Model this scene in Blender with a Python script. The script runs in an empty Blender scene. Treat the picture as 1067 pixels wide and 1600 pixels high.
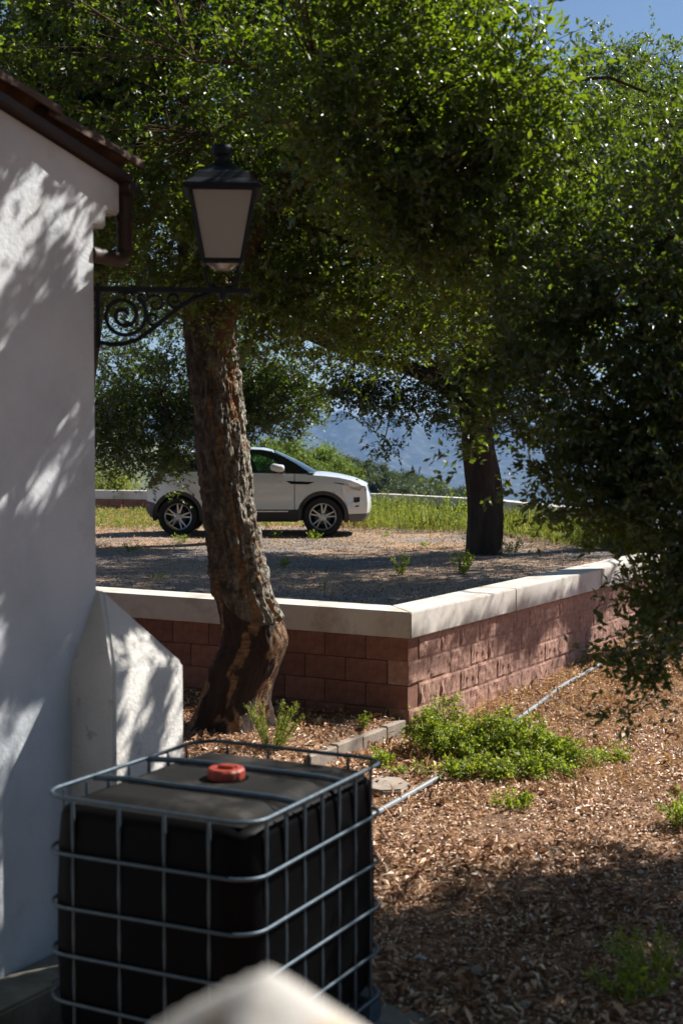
import bpy, bmesh, math, random
import numpy as np
from mathutils import Vector, Matrix
random.seed(7)
RNG = np.random.default_rng(7)
S = bpy.context.scene
COL = S.collection
PI = math.pi
# ------------------------------------------------------------------ camera, sky, sun, exposure
F = 1600 / 36 * 50.0
EYE = Vector((0, 0, 2.22))
PITCH = math.atan(110 / F)
cd = bpy.data.cameras.new('camera'); cam = bpy.data.objects.new('camera', cd); COL.objects.link(cam)
cam.location = EYE; cam.rotation_euler = (PI / 2 - PITCH, 0, 0)
cd.sensor_fit = 'VERTICAL'; cd.sensor_height = 36; cd.sensor_width = 24; cd.lens = 50
cd.clip_start = 0.05; cd.clip_end = 30000
cd.dof.use_dof = True; cd.dof.focus_distance = 15; cd.dof.aperture_fstop = 2.6
S.camera = cam
W = Vector((math.sin(math.radians(29.8)), math.cos(math.radians(29.8)), 0))   # along the long wall face, away
N = Vector((W.y, -W.x, 0))                                                     # out of that face
SUN = (W * 0.65 + N * 0.35 + Vector((0, 0, 0.68))).normalized()                # towards the sun
EL = math.asin(SUN.z); AZ = math.atan2(SUN.x, SUN.y)
world = bpy.data.worlds.new('World'); S.world = world; world.use_nodes = True
nt = world.node_tree; nt.nodes.clear()
sky = nt.nodes.new('ShaderNodeTexSky'); sky.sky_type = 'NISHITA'; sky.sun_disc = False
sky.sun_elevation = EL; sky.sun_rotation = AZ; sky.altitude = 300; sky.air_density = 1.0; sky.dust_density = 0.5; sky.ozone_density = 3.5
bg = nt.nodes.new('ShaderNodeBackground'); bg.inputs[1].default_value = 0.05
wo = nt.nodes.new('ShaderNodeOutputWorld')
nt.links.new(sky.outputs[0], bg.inputs[0]); nt.links.new(bg.outputs[0], wo.inputs[0])
ld = bpy.data.lights.new('sun', 'SUN'); ld.energy = 5.0; ld.angle = math.radians(0.53); ld.color = (1, .955, .88)
sun = bpy.data.objects.new('sun', ld); COL.objects.link(sun); sun.rotation_euler = SUN.to_track_quat('Z', 'Y').to_euler()
S.view_settings.view_transform = 'Standard'; S.view_settings.look = 'None'
S.view_settings.exposure = 0.92; S.view_settings.gamma = 1.0; S.view_settings.use_curve_mapping = False
cy = S.cycles
cy.use_denoising = True; cy.max_bounces = 7; cy.diffuse_bounces = 2; cy.glossy_bounces = 3
cy.transmission_bounces = 5; cy.transparent_max_bounces = 12; cy.volume_bounces = 0
cy.caustics_reflective = False; cy.caustics_refractive = False
cy.sample_clamp_indirect = 6

# ------------------------------------------------------------------ helpers
def at(u, v, Y):
    """the point at distance Y seen in direction (u, v) of the 1067 x 1600 photograph"""
    a = (u - 533.5) / F; b = (v - 800) / F
    c, s = math.cos(PITCH), math.sin(PITCH)
    d = Vector((a, c - b * s, -s - b * c))
    return EYE + d * (Y / d.y)
def smooth(a, b, t):
    t = np.clip((t - a) / (b - a), 0, 1); return t * t * (3 - 2 * t)
def _h(ix, iy, iz, seed):
    n = (ix.astype(np.int64) * 374761393 + iy.astype(np.int64) * 668265263 + iz.astype(np.int64) * 2147483647 + seed * 974634777) & 0xFFFFFFFF
    n = ((n ^ (n >> 13)) * 1274126177) & 0xFFFFFFFF
    n = ((n ^ (n >> 16)) * 2246822519) & 0xFFFFFFFF
    return ((n ^ (n >> 15)) & 0xFFFFFF) / float(0xFFFFFF)
def vn(p, seed=0):
    p = np.asarray(p, float); i = np.floor(p); f = p - i; f = f * f * (3 - 2 * f); i = i.astype(np.int64)
    r = 0
    for dx in (0, 1):
        for dy in (0, 1):
            for dz in (0, 1):
                w = (f[:, 0] if dx else 1 - f[:, 0]) * (f[:, 1] if dy else 1 - f[:, 1]) * (f[:, 2] if dz else 1 - f[:, 2])
                r = r + w * _h(i[:, 0] + dx, i[:, 1] + dy, i[:, 2] + dz, seed)
    return r
def fbm(p, octaves=4, seed=0):
    r = 0; a = .5; t = 0; p = np.asarray(p, float)
    for o in range(octaves):
        r = r + a * vn(p * 2 ** o + o * 17.3, seed + o); t += a; a *= .5
    return r / t


A0 = Vector((0.57, 11.6, 0))            # the corner of the retaining wall
TZ = 0.48                                # level of the upper terrace
def g(x, y):
    """height of the lower ground"""
    x = np.asarray(x, float); y = np.asarray(y, float)
    z = -0.23 + .14 * smooth(11.5, 16.5, y) - .13 * smooth(11, 6, y) - .12 * smooth(5, 2, y)
    d = (x - A0.x) * N.x + (y - A0.y) * N.y            # >0: the open side
    z = z + 0.17 * (1 - smooth(-.14, -.04, d)) * smooth(7.9, 8.6, y)
    q = np.stack([x * .9, y * .9, x * 0], -1).reshape(-1, 3)
    z = z - .30 * smooth(-.75, -1.25, x) * smooth(8.2, 7.2, y)
    z = z + (vn(q, 3).reshape(x.shape) - .5) * .07
    far = smooth(38, 120, y)
    hz = -7.5 - .27 * (x + 3) - .012 * (y - 120)
    hz = np.clip(hz, -190, 60) * (1 - smooth(420, 1300, y)) - 190 * smooth(420, 1300, y)
    side = smooth(30, 160, np.abs(x)) * smooth(60, -10, y)
    return z * (1 - far) + hz * far - 0 * side
def gz(x, y): return float(g(np.array([x]), np.array([y]))[0])
def gp(u, v, z=None):
    """point of the lower ground (or of the level z) in direction (u, v)"""
    d = (at(u, v, 1) - EYE)
    zz = -.1 if z is None else z
    for k in range(12):
        t = (zz - EYE.z) / d.z
        p = EYE + d * t
        if z is None: zz = gz(p.x, p.y)
    return Vector((p.x, p.y, zz))

def link(o, parent=None):
    COL.objects.link(o)
    if parent is not None: o.parent = parent
    return o
def tag(o, label=None, cat=None, group=None, kind=None):
    if label: o['label'] = label
    if cat: o['category'] = cat
    if group: o['group'] = group
    if kind: o['kind'] = kind
    return o
def thing(name, label, cat, loc=(0, 0, 0), rz=0, group=None):
    o = bpy.data.objects.new(name, None); link(o); o.location = loc; o.rotation_euler = (0, 0, rz); o.empty_display_size = .1
    return tag(o, label, cat, group)
def mesh_np(name, V, Fc, mat, parent=None, shade=False, attrs=None):
    """V (n,3); Fc (m,3) or (m,4)"""
    V = np.asarray(V, np.float32); Fc = np.asarray(Fc, np.int32)
    me = bpy.data.meshes.new(name)
    me.vertices.add(len(V)); me.vertices.foreach_set('co', V.ravel())
    k = Fc.shape[1]
    me.loops.add(Fc.size); me.loops.foreach_set('vertex_index', Fc.ravel())
    me.polygons.add(len(Fc)); me.polygons.foreach_set('loop_start', np.arange(0, Fc.size, k, dtype=np.int32))
    me.update(calc_edges=True)
    if shade: me.polygons.foreach_set('use_smooth', np.ones(len(Fc), bool))
    for an, av in (attrs or {}).items():
        a = me.attributes.new(an, 'FLOAT', 'POINT'); a.data.foreach_set('value', np.asarray(av, np.float32))
    me.materials.append(mat)
    return link(bpy.data.objects.new(name, me), parent)
class MB:
    """collects verts and faces for one mesh object"""
    def __init__(s): s.v = []; s.f = []
    def add(s, v, f):
        n = len(s.v); s.v += [tuple(p) for p in v]; s.f += [tuple(i + n for i in q) for q in f]; return s
    def box(s, c, size, M=None):
        x, y, z = [q / 2 for q in size]
        v = [Vector((a * x, b * y, d * z)) for a in (-1, 1) for b in (-1, 1) for d in (-1, 1)]
        if M is not None: v = [M @ p for p in v]
        v = [p + Vector(c) for p in v]
        return s.add(v, [(0, 1, 3, 2), (4, 6, 7, 5), (0, 4, 5, 1), (2, 3, 7, 6), (0, 2, 6, 4), (1, 5, 7, 3)])
    def prism(s, poly, z0, z1):
        n = len(poly)
        v = [(p[0], p[1], z0) for p in poly] + [(p[0], p[1], z1) for p in poly]
        f = [tuple(range(n))[::-1], tuple(range(n, 2 * n))] + [(i, (i + 1) % n, n + (i + 1) % n, n + i) for i in range(n)]
        return s.add(v, f)
    def tube(s, pts, r, k=8, closed=False, caps=True):
        pts = [Vector(p) for p in pts]; n = len(pts)
        rr = r if hasattr(r, '__len__') else [r] * n
        T = []
        for i in range(n):
            a = pts[(i - 1) % n] if (closed or i > 0) else pts[i]; b = pts[(i + 1) % n] if (closed or i < n - 1) else pts[i]
            T.append((b - a).normalized())
        up = Vector((0, 0, 1)) if abs(T[0].z) < .9 else Vector((1, 0, 0))
        X = T[0].cross(up).normalized(); v = []
        for i in range(n):
            X = (X - T[i] * X.dot(T[i])).normalized(); Y = T[i].cross(X)
            for j in range(k):
                a = 2 * PI * j / k; v.append(pts[i] + (X * math.cos(a) + Y * math.sin(a)) * rr[i])
        f = []
        for i in range(n if closed else n - 1):
            i2 = (i + 1) % n
            for j in range(k): f.append((i * k + j, i * k + (j + 1) % k, i2 * k + (j + 1) % k, i2 * k + j))
        if caps and not closed: f += [tuple(range(k))[::-1], tuple(range((n - 1) * k, n * k))]
        return s.add(v, f)
    def lathe(s, prof, k=24, M=None, cap=False):
        """prof [(r, z)] round z"""
        v = []
        for r, z in prof:
            for j in range(k):
                a = 2 * PI * j / k; p = Vector((r * math.cos(a), r * math.sin(a), z)); v.append(M @ p if M is not None else p)
        f = [(i * k + j, i * k + (j + 1) % k, (i + 1) * k + (j + 1) % k, (i + 1) * k + j) for i in range(len(prof) - 1) for j in range(k)]
        if cap: f += [tuple(range(k))[::-1], tuple(range((len(prof) - 1) * k, len(prof) * k))]
        return s.add(v, f)
    def grid(s, fn, nu, nv, flip=False):
        v = [fn(i / nu, j / nv) for i in range(nu + 1) for j in range(nv + 1)]
        f = [(i * (nv + 1) + j, (i + 1) * (nv + 1) + j, (i + 1) * (nv + 1) + j + 1, i * (nv + 1) + j + 1) for i in range(nu) for j in range(nv)]
        if flip: f = [q[::-1] for q in f]
        return s.add(v, f)
    def mesh(s, name, mat, smooth=None, bevel=0, seg=2):
        me = bpy.data.meshes.new(name); me.from_pydata([tuple(p) for p in s.v], [], s.f)
        bm = bmesh.new(); bm.from_mesh(me); bmesh.ops.recalc_face_normals(bm, faces=bm.faces)
        if bevel:
            ed = [e for e in bm.edges if len(e.link_faces) == 2 and e.calc_face_angle(0) > .5]
            bmesh.ops.bevel(bm, geom=ed, offset=bevel, segments=seg, affect='EDGES', clamp_overlap=True)
        if smooth is not None:
            for fc in bm.faces: fc.smooth = True
            for e in bm.edges:
                if len(e.link_faces) != 2 or e.calc_face_angle(0) > math.radians(smooth): e.smooth = False
        bm.to_mesh(me); bm.free()
        me.materials.append(mat); return me
    def build(s, name, mat, parent=None, smooth=None, bevel=0, seg=2):
        return link(bpy.data.objects.new(name, s.mesh(name, mat, smooth, bevel, seg)), parent)

# ------------------------------------------------------------------ materials
def ramp(nt, fac, stops):
    r = nt.nodes.new('ShaderNodeValToRGB'); cr = r.color_ramp
    while len(cr.elements) < len(stops): cr.elements.new(.5)
    for e, (p, c) in zip(cr.elements, stops): e.position = p; e.color = (*c, 1)
    nt.links.new(fac, r.inputs[0]); return r.outputs[0]
def noise(nt, scale, detail=5, rough=.6, vec=None, stretch=None, coord='Object', distortion=0):
    tc = nt.nodes.new('ShaderNodeTexCoord'); src = tc.outputs[coord]
    if stretch:
        mp = nt.nodes.new('ShaderNodeMapping'); mp.inputs['Scale'].default_value = stretch; nt.links.new(src, mp.inputs[0]); src = mp.outputs[0]
    n = nt.nodes.new('ShaderNodeTexNoise'); n.inputs['Scale'].default_value = scale; n.inputs['Detail'].default_value = detail
    n.inputs['Roughness'].default_value = rough; n.inputs['Distortion'].default_value = distortion
    nt.links.new(src, n.inputs['Vector']); return n.outputs[0]
def mix(nt, fac, a, b, mode='MIX'):
    m = nt.nodes.new('ShaderNodeMix'); m.data_type = 'RGBA'; m.blend_type = mode
    for s, v in ((0, fac), (6, a), (7, b)):
        if hasattr(v, 'node'): nt.links.new(v, m.inputs[s])
        else: m.inputs[s].default_value = (*v, 1) if isinstance(v, tuple) else v
    return m.outputs[2]
def base(name):
    m = bpy.data.materials.new(name); m.use_nodes = True
    return m, m.node_tree, m.node_tree.nodes['Principled BSDF']
def pmat(name, stops, scale=4, detail=5, rough=.8, bump=0, bscale=40, stretch=None, bstretch=None, metallic=0, spec=.5, coord='Object', blots=None, bdist=.01, rand=0):
    m, nt, b = base(name)
    if isinstance(stops, tuple): stops = [(0, stops), (1, stops)]
    c = ramp(nt, noise(nt, scale, detail, stretch=stretch, coord=coord), stops)
    if blots:                                # (scale, lo, hi, colour): worn or dirty areas
        f = ramp(nt, noise(nt, blots[0], 6, .65, coord=coord), [(blots[1], (0, 0, 0)), (blots[2], (1, 1, 1))])
        c = mix(nt, f, c, blots[3])
    if rand:
        oi = nt.nodes.new('ShaderNodeObjectInfo')
        f = ramp(nt, oi.outputs['Random'], [(0, (1 - rand,) * 3), (1, (1 + rand * .4,) * 3)])
        c = mix(nt, 1.0, c, f, 'MULTIPLY')
    nt.links.new(c, b.inputs['Base Color'])
    b.inputs['Roughness'].default_value = rough; b.inputs['Metallic'].default_value = metallic
    b.inputs['Specular IOR Level'].default_value = spec
    if bump:
        bp = nt.nodes.new('ShaderNodeBump'); bp.inputs['Strength'].default_value = bump; bp.inputs['Distance'].default_value = bdist
        nt.links.new(noise(nt, bscale, 6, .65, stretch=bstretch, coord=coord), bp.inputs['Height']); nt.links.new(bp.outputs[0], b.inputs['Normal'])
    return m
def leafmat(name, stops, trans, tfac=.35, rough=.38, spec=.5, back=None):
    """thin leaves: gloss on top, light passing through; each leaf its own tone"""
    m, nt, b = base(name)
    ge = nt.nodes.new('ShaderNodeNewGeometry')
    c = ramp(nt, ge.outputs['Random Per Island'], stops)
    nt.links.new(c, b.inputs['Base Color']); b.inputs['Roughness'].default_value = rough; b.inputs['Specular IOR Level'].default_value = spec
    t = nt.nodes.new('ShaderNodeBsdfTranslucent'); nt.links.new(mix(nt, .45, c, trans), t.inputs[0])
    mx = nt.nodes.new('ShaderNodeMixShader'); mx.inputs[0].default_value = tfac
    nt.links.new(b.outputs[0], mx.inputs[1]); nt.links.new(t.outputs[0], mx.inputs[2])
    nt.links.new(mx.outputs[0], nt.nodes['Material Output'].inputs[0]); return m
M = {}
M['ground'] = pmat('ground_soil', [(.36, (.12, .055, .028)), (.5, (.28, .145, .075)), (.62, (.50, .31, .19))], 14, 10, .95, 1, 60, blots=(2.5, .5, .7, (.17, .095, .055)), bdist=.02)
M['litter'] = leafmat('dry_leaves', [(0, (.14, .055, .025)), (.25, (.32, .15, .065)), (.6, (.64, .39, .22)), (.85, (.88, .70, .52)), (1, (.24, .10, .04))], (.45, .25, .12), .12, .42)
M['straw'] = leafmat('straw', [(0, (.48, .28, .11)), (.5, (.70, .46, .20)), (1, (.36, .20, .09))], (.5, .3, .1), .3, .6)
M['gravel_bed'] = pmat('terrace_earth', [(.3, (.11, .095, .09)), (.5, (.20, .17, .155)), (.7, (.30, .245, .205))], 2.2, 10, .95, .7, 45, blots=(.35, .42, .56, (.36, .24, .155)))
M['gravel'] = leafmat('gravel_stones', [(0, (.15, .14, .14)), (.5, (.25, .235, .23)), (1, (.42, .39, .37))], (.2, .2, .2), 0, .9)
M['concrete'] = pmat('coping_concrete', [(.3, (.50, .455, .40)), (.55, (.62, .58, .53)), (.8, (.69, .66, .62))], 2.2, 9, .85, .25, 60, blots=(3.4, .52, .70, (.42, .36, .30)))
M['block'] = pmat('red_block', [(.3, (.23, .095, .065)), (.55, (.32, .145, .10)), (.8, (.40, .20, .145))], 14, 8, .92, .9, 90, blots=(3.2, .56, .75, (.36, .22, .17)), rand=.25, bdist=.006)
M['splitblock'] = pmat('red_split_block', [(.3, (.29, .145, .105)), (.55, (.43, .24, .18)), (.8, (.57, .36, .29))], 22, 9, .92, 1, 110, rand=.15, bdist=.008)
M['mortar'] = pmat('mortar', (.05, .035, .03), 5, rough=1)
M['stucco'] = pmat('white_stucco', [(.3, (.49, .525, .565)), (.55, (.60, .63, .665)), (.8, (.67, .69, .71))], 1.6, 8, .9, .5, 28, blots=(2.2, .56, .80, (.44, .43, .41)), bdist=.012)
M['stucco2'] = pmat('buttress_render', [(.3, (.58, .56, .53)), (.6, (.70, .68, .65)), (.8, (.75, .73, .70))], 3, 8, .9, .8, 45, blots=(9, .60, .72, (.40, .38, .34)))
M['plinth'] = pmat('stained_concrete', [(.3, (.12, .11, .085)), (.55, (.24, .22, .18)), (.8, (.36, .33, .29))], 5, 9, .95, .8, 30)
M['slab'] = pmat('slab_concrete', [(.3, (.24, .19, .15)), (.7, (.40, .34, .29))], 5, 9, .95, .6, 40)
M['tile'] = pmat('clay_tile', [(.3, (.05, .028, .02)), (.55, (.11, .06, .042)), (.8, (.22, .15, .115))], 9, 7, .9, .6, 50, rand=.3)
M['rust'] = pmat('brown_metal', [(.3, (.018, .007, .005)), (.7, (.036, .015, .010))], 9, 6, .55, .2, 60)
M['iron'] = pmat('lantern_iron', [(.3, (.006, .009, .013)), (.8, (.012, .016, .022))], 12, 5, .55, .15, 80, spec=.22)
M['frost'] = None
m, nt, b = base('frosted_pane'); M['frost'] = m
b.inputs['Base Color'].default_value = (.44, .435, .43, 1); b.inputs['Roughness'].default_value = .35
t = nt.nodes.new('ShaderNodeBsdfTranslucent'); t.inputs[0].default_value = (.75, .72, .68, 1); mx = nt.nodes.new('ShaderNodeMixShader'); mx.inputs[0].default_value = .45
nt.links.new(b.outputs[0], mx.inputs[1]); nt.links.new(t.outputs[0], mx.inputs[2]); nt.links.new(mx.outputs[0], nt.nodes['Material Output'].inputs[0])
M['tank'] = pmat('black_plastic', [(.3, (.0012, .0012, .0016)), (.6, (.002, .002, .0024)), (.85, (.005, .0048, .0045))], 4, 7, .5, .15, 30, spec=.05)
M['tanktop'] = pmat('dusty_black_plastic', [(.3, (.003, .003, .003)), (.55, (.005, .005, .005)), (.68, (.04, .034, .03)), (.85, (.12, .10, .085))], 3, 8, .75, .3, 60, spec=.2)
M['cage'] = pmat('cage_steel', [(.3, (.032, .055, .08)), (.6, (.055, .085, .112)), (.8, (.10, .125, .14))], 20, 5, .45, .1, 60, metallic=.35)
M['cap'] = pmat('red_plastic', [(.3, (.26, .03, .016)), (.7, (.38, .06, .03))], 14, 6, .5, .2, 60, blots=(18, .6, .75, (.30, .13, .08)))
M['hose'] = pmat('grey_pipe', [(.3, (.17, .19, .20)), (.7, (.27, .29, .31))], 12, 5, .4, .1, 60)
M['bark'] = pmat('dark_bark', [(.3, (.022, .014, .009)), (.55, (.055, .035, .023)), (.8, (.10, .07, .05))], 9, 8, .95, 1, 24, stretch=(1, 1, .25), bstretch=(1, 1, .3), bdist=.04)
M['limb'] = pmat('red_brown_limb', [(.3, (.06, .028, .014)), (.55, (.13, .062, .032)), (.8, (.22, .13, .08))], 12, 8, .95, 1, 24, bdist=.03)
M['leaf'] = leafmat('oak_leaf', [(0, (.010, .020, .004)), (.45, (.026, .048, .007)), (.8, (.060, .092, .012)), (.97, (.12, .15, .02)), (1, (.20, .15, .03))], (.62, .90, .02), .34, .40, .9)
M['leaf_dark'] = leafmat('holm_leaf', [(0, (.012, .025, .008)), (.6, (.025, .044, .012)), (.92, (.05, .072, .018)), (1, (.10, .09, .03))], (.50, .74, .02), .30, .40, .8)
M['leaf_far'] = leafmat('far_oak_leaf', [(0, (.016, .032, .009)), (.6, (.034, .058, .014)), (1, (.075, .10, .022))], (.52, .72, .04), .28, .38, .5)
M['weed'] = leafmat('weed_leaf', [(0, (.06, .12, .015)), (.4, (.13, .21, .02)), (.85, (.26, .31, .035)), (1, (.38, .34, .05))], (.75, .9, .05), .42, .45)
M['grass'] = leafmat('grass_blade', [(0, (.09, .14, .02)), (.5, (.17, .22, .03)), (.85, (.30, .29, .05)), (1, (.46, .36, .12))], (.55, .65, .08), .4, .5)
M['pine'] = leafmat('pine_needles', [(0, (.06, .12, .015)), (.6, (.11, .18, .02)), (1, (.17, .24, .03))], (.5, .65, .06), .3, .6)
M['farwood'] = leafmat('far_wood_leaf', [(0, (.025, .045, .018)), (.6, (.045, .07, .022)), (1, (.08, .10, .03))], (.3, .4, .06), .2, .6)
M['hill'] = pmat('hill_scrub', [(.36, (.035, .052, .022)), (.5, (.075, .092, .040)), (.62, (.20, .17, .11))], .006, 14, .95, coord='Object')
M['mountain'] = pmat('mountain_scrub', [(.40, (.010, .020, .010)), (.50, (.024, .036, .018)), (.58, (.046, .054, .034)), (.68, (.13, .12, .095))], .035, 15, .95, coord='Object')
M['paint'] = pmat('white_car_paint', (.74, .75, .76), 3, rough=.28, spec=.5)
M['paint'].node_tree.nodes['Principled BSDF'].inputs['Coat Weight'].default_value = .8
M['paint'].node_tree.nodes['Principled BSDF'].inputs['Coat Roughness'].default_value = .06
M['blackgloss'] = pmat('black_gloss', (.006, .007, .009), 3, rough=.08)
M['blackplastic'] = pmat('black_trim', (.014, .014, .015), 3, rough=.5, bump=.1)
M['greyplastic'] = pmat('grey_bumper', (.085, .085, .088), 3, rough=.5)
M['rubber'] = pmat('rubber', (.008, .008, .008), 3, rough=.8)
M['alloy'] = pmat('alloy', (.55, .55, .56), 3, rough=.28, metallic=.75)
M['chrome'] = pmat('chrome', (.7, .7, .7), 3, rough=.12, metallic=1)
M['redlens'] = pmat('tail_lens', (.30, .015, .02), 3, rough=.12)
M['clearlens'] = pmat('head_lens', (.55, .57, .60), 3, rough=.06, metallic=.4)
M['seat'] = pmat('seat_cloth', (.02, .02, .022), 3, rough=.8)
m, nt, b = base('car_glass'); M['glass'] = m
gl = nt.nodes.new('ShaderNodeBsdfGlossy'); gl.inputs[1].default_value = .02; tr = nt.nodes.new('ShaderNodeBsdfTransparent'); tr.inputs[0].default_value = (.42, .62, .56, 1)
fr = nt.nodes.new('ShaderNodeFresnel'); fr.inputs[0].default_value = 1.5; mx = nt.nodes.new('ShaderNodeMixShader')
nt.links.new(fr.outputs[0], mx.inputs[0]); nt.links.new(tr.outputs[0], mx.inputs[1]); nt.links.new(gl.outputs[0], mx.inputs[2]); nt.links.new(mx.outputs[0], nt.nodes['Material Output'].inputs[0])
# cork oak trunk: attributes 'stripe' (bare tan cork in the splits), 'cork' (unstripped part), 'lichen'
m, nt, b = base('cork_bark'); M['cork'] = m
def attr(nt, n):
    a = nt.nodes.new('ShaderNodeAttribute'); a.attribute_name = n; return a.outputs['Fac']
low = ramp(nt, noise(nt, 14, 8, .65, stretch=(1, 1, .5)), [(.3, (.018, .009, .006)), (.6, (.05, .026, .016)), (.8, (.085, .05, .03))])
up = ramp(nt, noise(nt, 18, 9, .7, stretch=(1, 1, .6)), [(.32, (.040, .023, .014)), (.5, (.115, .085, .06)), (.64, (.26, .20, .145)), (.8, (.40, .33, .25))])
c = mix(nt, attr(nt, 'cork'), low, up)
tan = ramp(nt, noise(nt, 26, 8, .7, stretch=(.55, .55, 1.6)), [(.3, (.07, .032, .015)), (.48, (.27, .15, .075)), (.72, (.50, .32, .18))])
c = mix(nt, attr(nt, 'stripe'), c, tan)
li = ramp(nt, noise(nt, 26, 8, .7), [(.47, (0, 0, 0)), (.56, (1, 1, 1))])
lm = nt.nodes.new('ShaderNodeMath'); lm.operation = 'MULTIPLY'; nt.links.new(li, lm.inputs[0]); nt.links.new(attr(nt, 'lichen'), lm.inputs[1])
c = mix(nt, lm.outputs[0], c, (.42, .41, .36))
nt.links.new(c, b.inputs['Base Color']); b.inputs['Roughness'].default_value = .92
bp = nt.nodes.new('ShaderNodeBump'); bp.inputs['Strength'].default_value = 1; bp.inputs['Distance'].default_value = .02
nt.links.new(noise(nt, 45, 9, .7, stretch=(1, 1, .7)), bp.inputs['Height']); nt.links.new(bp.outputs[0], b.inputs['Normal'])
# white post near the lens
M['post'] = pmat('whitewashed_post', [(.3, (.34, .31, .28)), (.6, (.52, .49, .46)), (.8, (.60, .58, .56))], 8, 6, .8, .4, 40, blots=(14, .58, .66, (.42, .27, .14)))

# ------------------------------------------------------------------ terrain, mountains, haze
def axis(parts):
    r = []
    for a, b, n in parts: r += list(np.linspace(a, b, n, endpoint=False))
    r.append(parts[-1][1]); return np.array(r)
xs = axis([(-3000, -300, 14), (-300, -30, 20), (-30, -4, 26), (-4, 7, 150), (7, 30, 30), (30, 300, 20), (300, 3000, 14)])
ys = axis([(-60, 0, 20), (0, 4.5, 10), (4.5, 18, 180), (18, 40, 30), (40, 160, 40), (160, 500, 24), (500, 2600, 20)])
X, Y = np.meshgrid(xs, ys, indexing='ij'); Z = g(X, Y)
Z = Z + (fbm(np.stack([X * 6, Y * 6, X * 0], -1).reshape(-1, 3), 3, 9).reshape(X.shape) - .5) * .035 * (Y < 40)
# keep the sheet below the terrace
ii = np.arange(X.size).reshape(X.shape)
Q = np.stack([ii[:-1, :-1], ii[1:, :-1], ii[1:, 1:], ii[:-1, 1:]], -1).reshape(-1, 4)
o = mesh_np('ground', np.stack([X, Y, Z], -1).reshape(-1, 3), Q, M['ground'], shade=True)
far_idx = np.zeros(len(Q), np.int32); far_idx[(Y[:-1, :-1] > 60).reshape(-1)] = 1
o.data.materials.append(M['hill']); o.data.polygons.foreach_set('material_index', far_idx)
tag(o, kind='structure')
def mountain(name, y0, y1, ridge, x0, x1, seed, nx=300, ny=190):
    xx, yy = np.meshgrid(np.linspace(x0, x1, nx), np.linspace(y0, y1, ny), indexing='ij')
    t = (yy - y0) / (y1 - y0)
    prof = np.clip(t / .62, 0, 1) ** 1.15 * (1 - smooth(.70, 1.0, t) * .6)
    p = np.stack([xx / 900, yy / 1300, xx * 0], -1).reshape(-1, 3)
    wv = fbm(p, 4, seed).reshape(xx.shape) - .5
    rd = 1 - np.abs(2 * fbm(np.stack([xx / 420 + wv * 1.2, yy / 900, xx * 0], -1).reshape(-1, 3), 5, seed + 5).reshape(xx.shape) - 1)
    fine = fbm(np.stack([xx / 70, yy / 90, xx * 0], -1).reshape(-1, 3), 4, seed + 9).reshape(xx.shape) - .5
    vf = np.abs(2 * fbm(np.stack([xx / 120 + yy / 700 + wv * 4, yy / 420 - xx / 900, xx * 0], -1).reshape(-1, 3), 5, seed + 12).reshape(xx.shape) - 1) - .4
    top = np.interp(xx / y1, [-.3, -.04, .03, .06, .10, .2], ridge)
    z = -190 + (top + 190) * prof * (.66 + .42 * rd) + wv * 70 * prof + fine * 30 * prof + vf * 60 * prof
    ii = np.arange(xx.size).reshape(xx.shape)
    q = np.stack([ii[:-1, :-1], ii[1:, :-1], ii[1:, 1:], ii[:-1, 1:]], -1).reshape(-1, 4)
    return tag(mesh_np(name, np.stack([xx, yy, z], -1).reshape(-1, 3), q, M['mountain'], shade=True), kind='structure')
mountain('mountain_range', 3900, 5300, [170, 78, 76, 58, 48, 60], -2400, 2400, 21)
mountain('far_mountain', 6900, 8300, [200, 84, 95, 108, 100, 80], -3200, 3200, 44, 160, 90)
mh, nt, b = base('haze_air'); nt.nodes.remove(b)
pv = nt.nodes.new('ShaderNodeVolumePrincipled'); pv.inputs['Density'].default_value = 1.0e-4; pv.inputs['Color'].default_value = (.30, .54, 1, 1); pv.inputs['Anisotropy'].default_value = .1
nt.links.new(pv.outputs[0], nt.nodes['Material Output'].inputs['Volume'])
hz = MB().box((0, 4200, 10), (9000, 9200, 520)).build('haze', mh); tag(hz, kind='stuff')

# ------------------------------------------------------------------ retaining wall and terrace
L = -N                                                # along the short face, away to the left
def P(o, a, b, z=0): return Vector((o.x + a.x * b, o.y + a.y * b, z))
FAR = [Vector((-13, 38, 0)), Vector((-6.2, 35.7, 0)), Vector((.96, 33.2, 0)), Vector((3.1, 30, 0)), Vector((4.1, 26.5, 0)), Vector((4.75, 23.0, 0)), Vector((4.75, 18.9, 0))]
RE = A0 + W * 7.95                                    # far end of the long face
LE = A0 + L * 9.0
poly = [A0 + W * .2 + L * .2, RE + L * .2] + FAR[::-1] + [Vector((-13, 30, 0)), LE + W * .2]
# terrace floor, gridded and gently uneven
bm = bmesh.new(); bm.faces.new([bm.verts.new((p.x, p.y, TZ)) for p in poly])
bmesh.ops.triangulate(bm, faces=bm.faces[:])
for axn, vals in (((1, 0, 0), np.arange(-13, 6, .35)), ((0, 1, 0), np.arange(11, 38, .35))):
    for q in vals:
        co = (q, 0, 0) if axn[0] else (0, q, 0)
        bmesh.ops.bisect_plane(bm, geom=bm.verts[:] + bm.edges[:] + bm.faces[:], plane_co=co, plane_no=axn)
vv = np.array([v.co[:] for v in bm.verts]); dz = (fbm(np.stack([vv[:, 0] * .8, vv[:, 1] * .8, vv[:, 0] * 0], -1), 3, 12) - .5) * .09
for v, d in zip(bm.verts, dz): v.co.z += d
for f_ in bm.faces: f_.smooth = True
me = bpy.data.meshes.new('terrace'); bm.to_mesh(me); bm.free(); me.materials.append(M['gravel_bed'])
tag(link(bpy.data.objects.new('terrace', me)), kind='structure')
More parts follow.
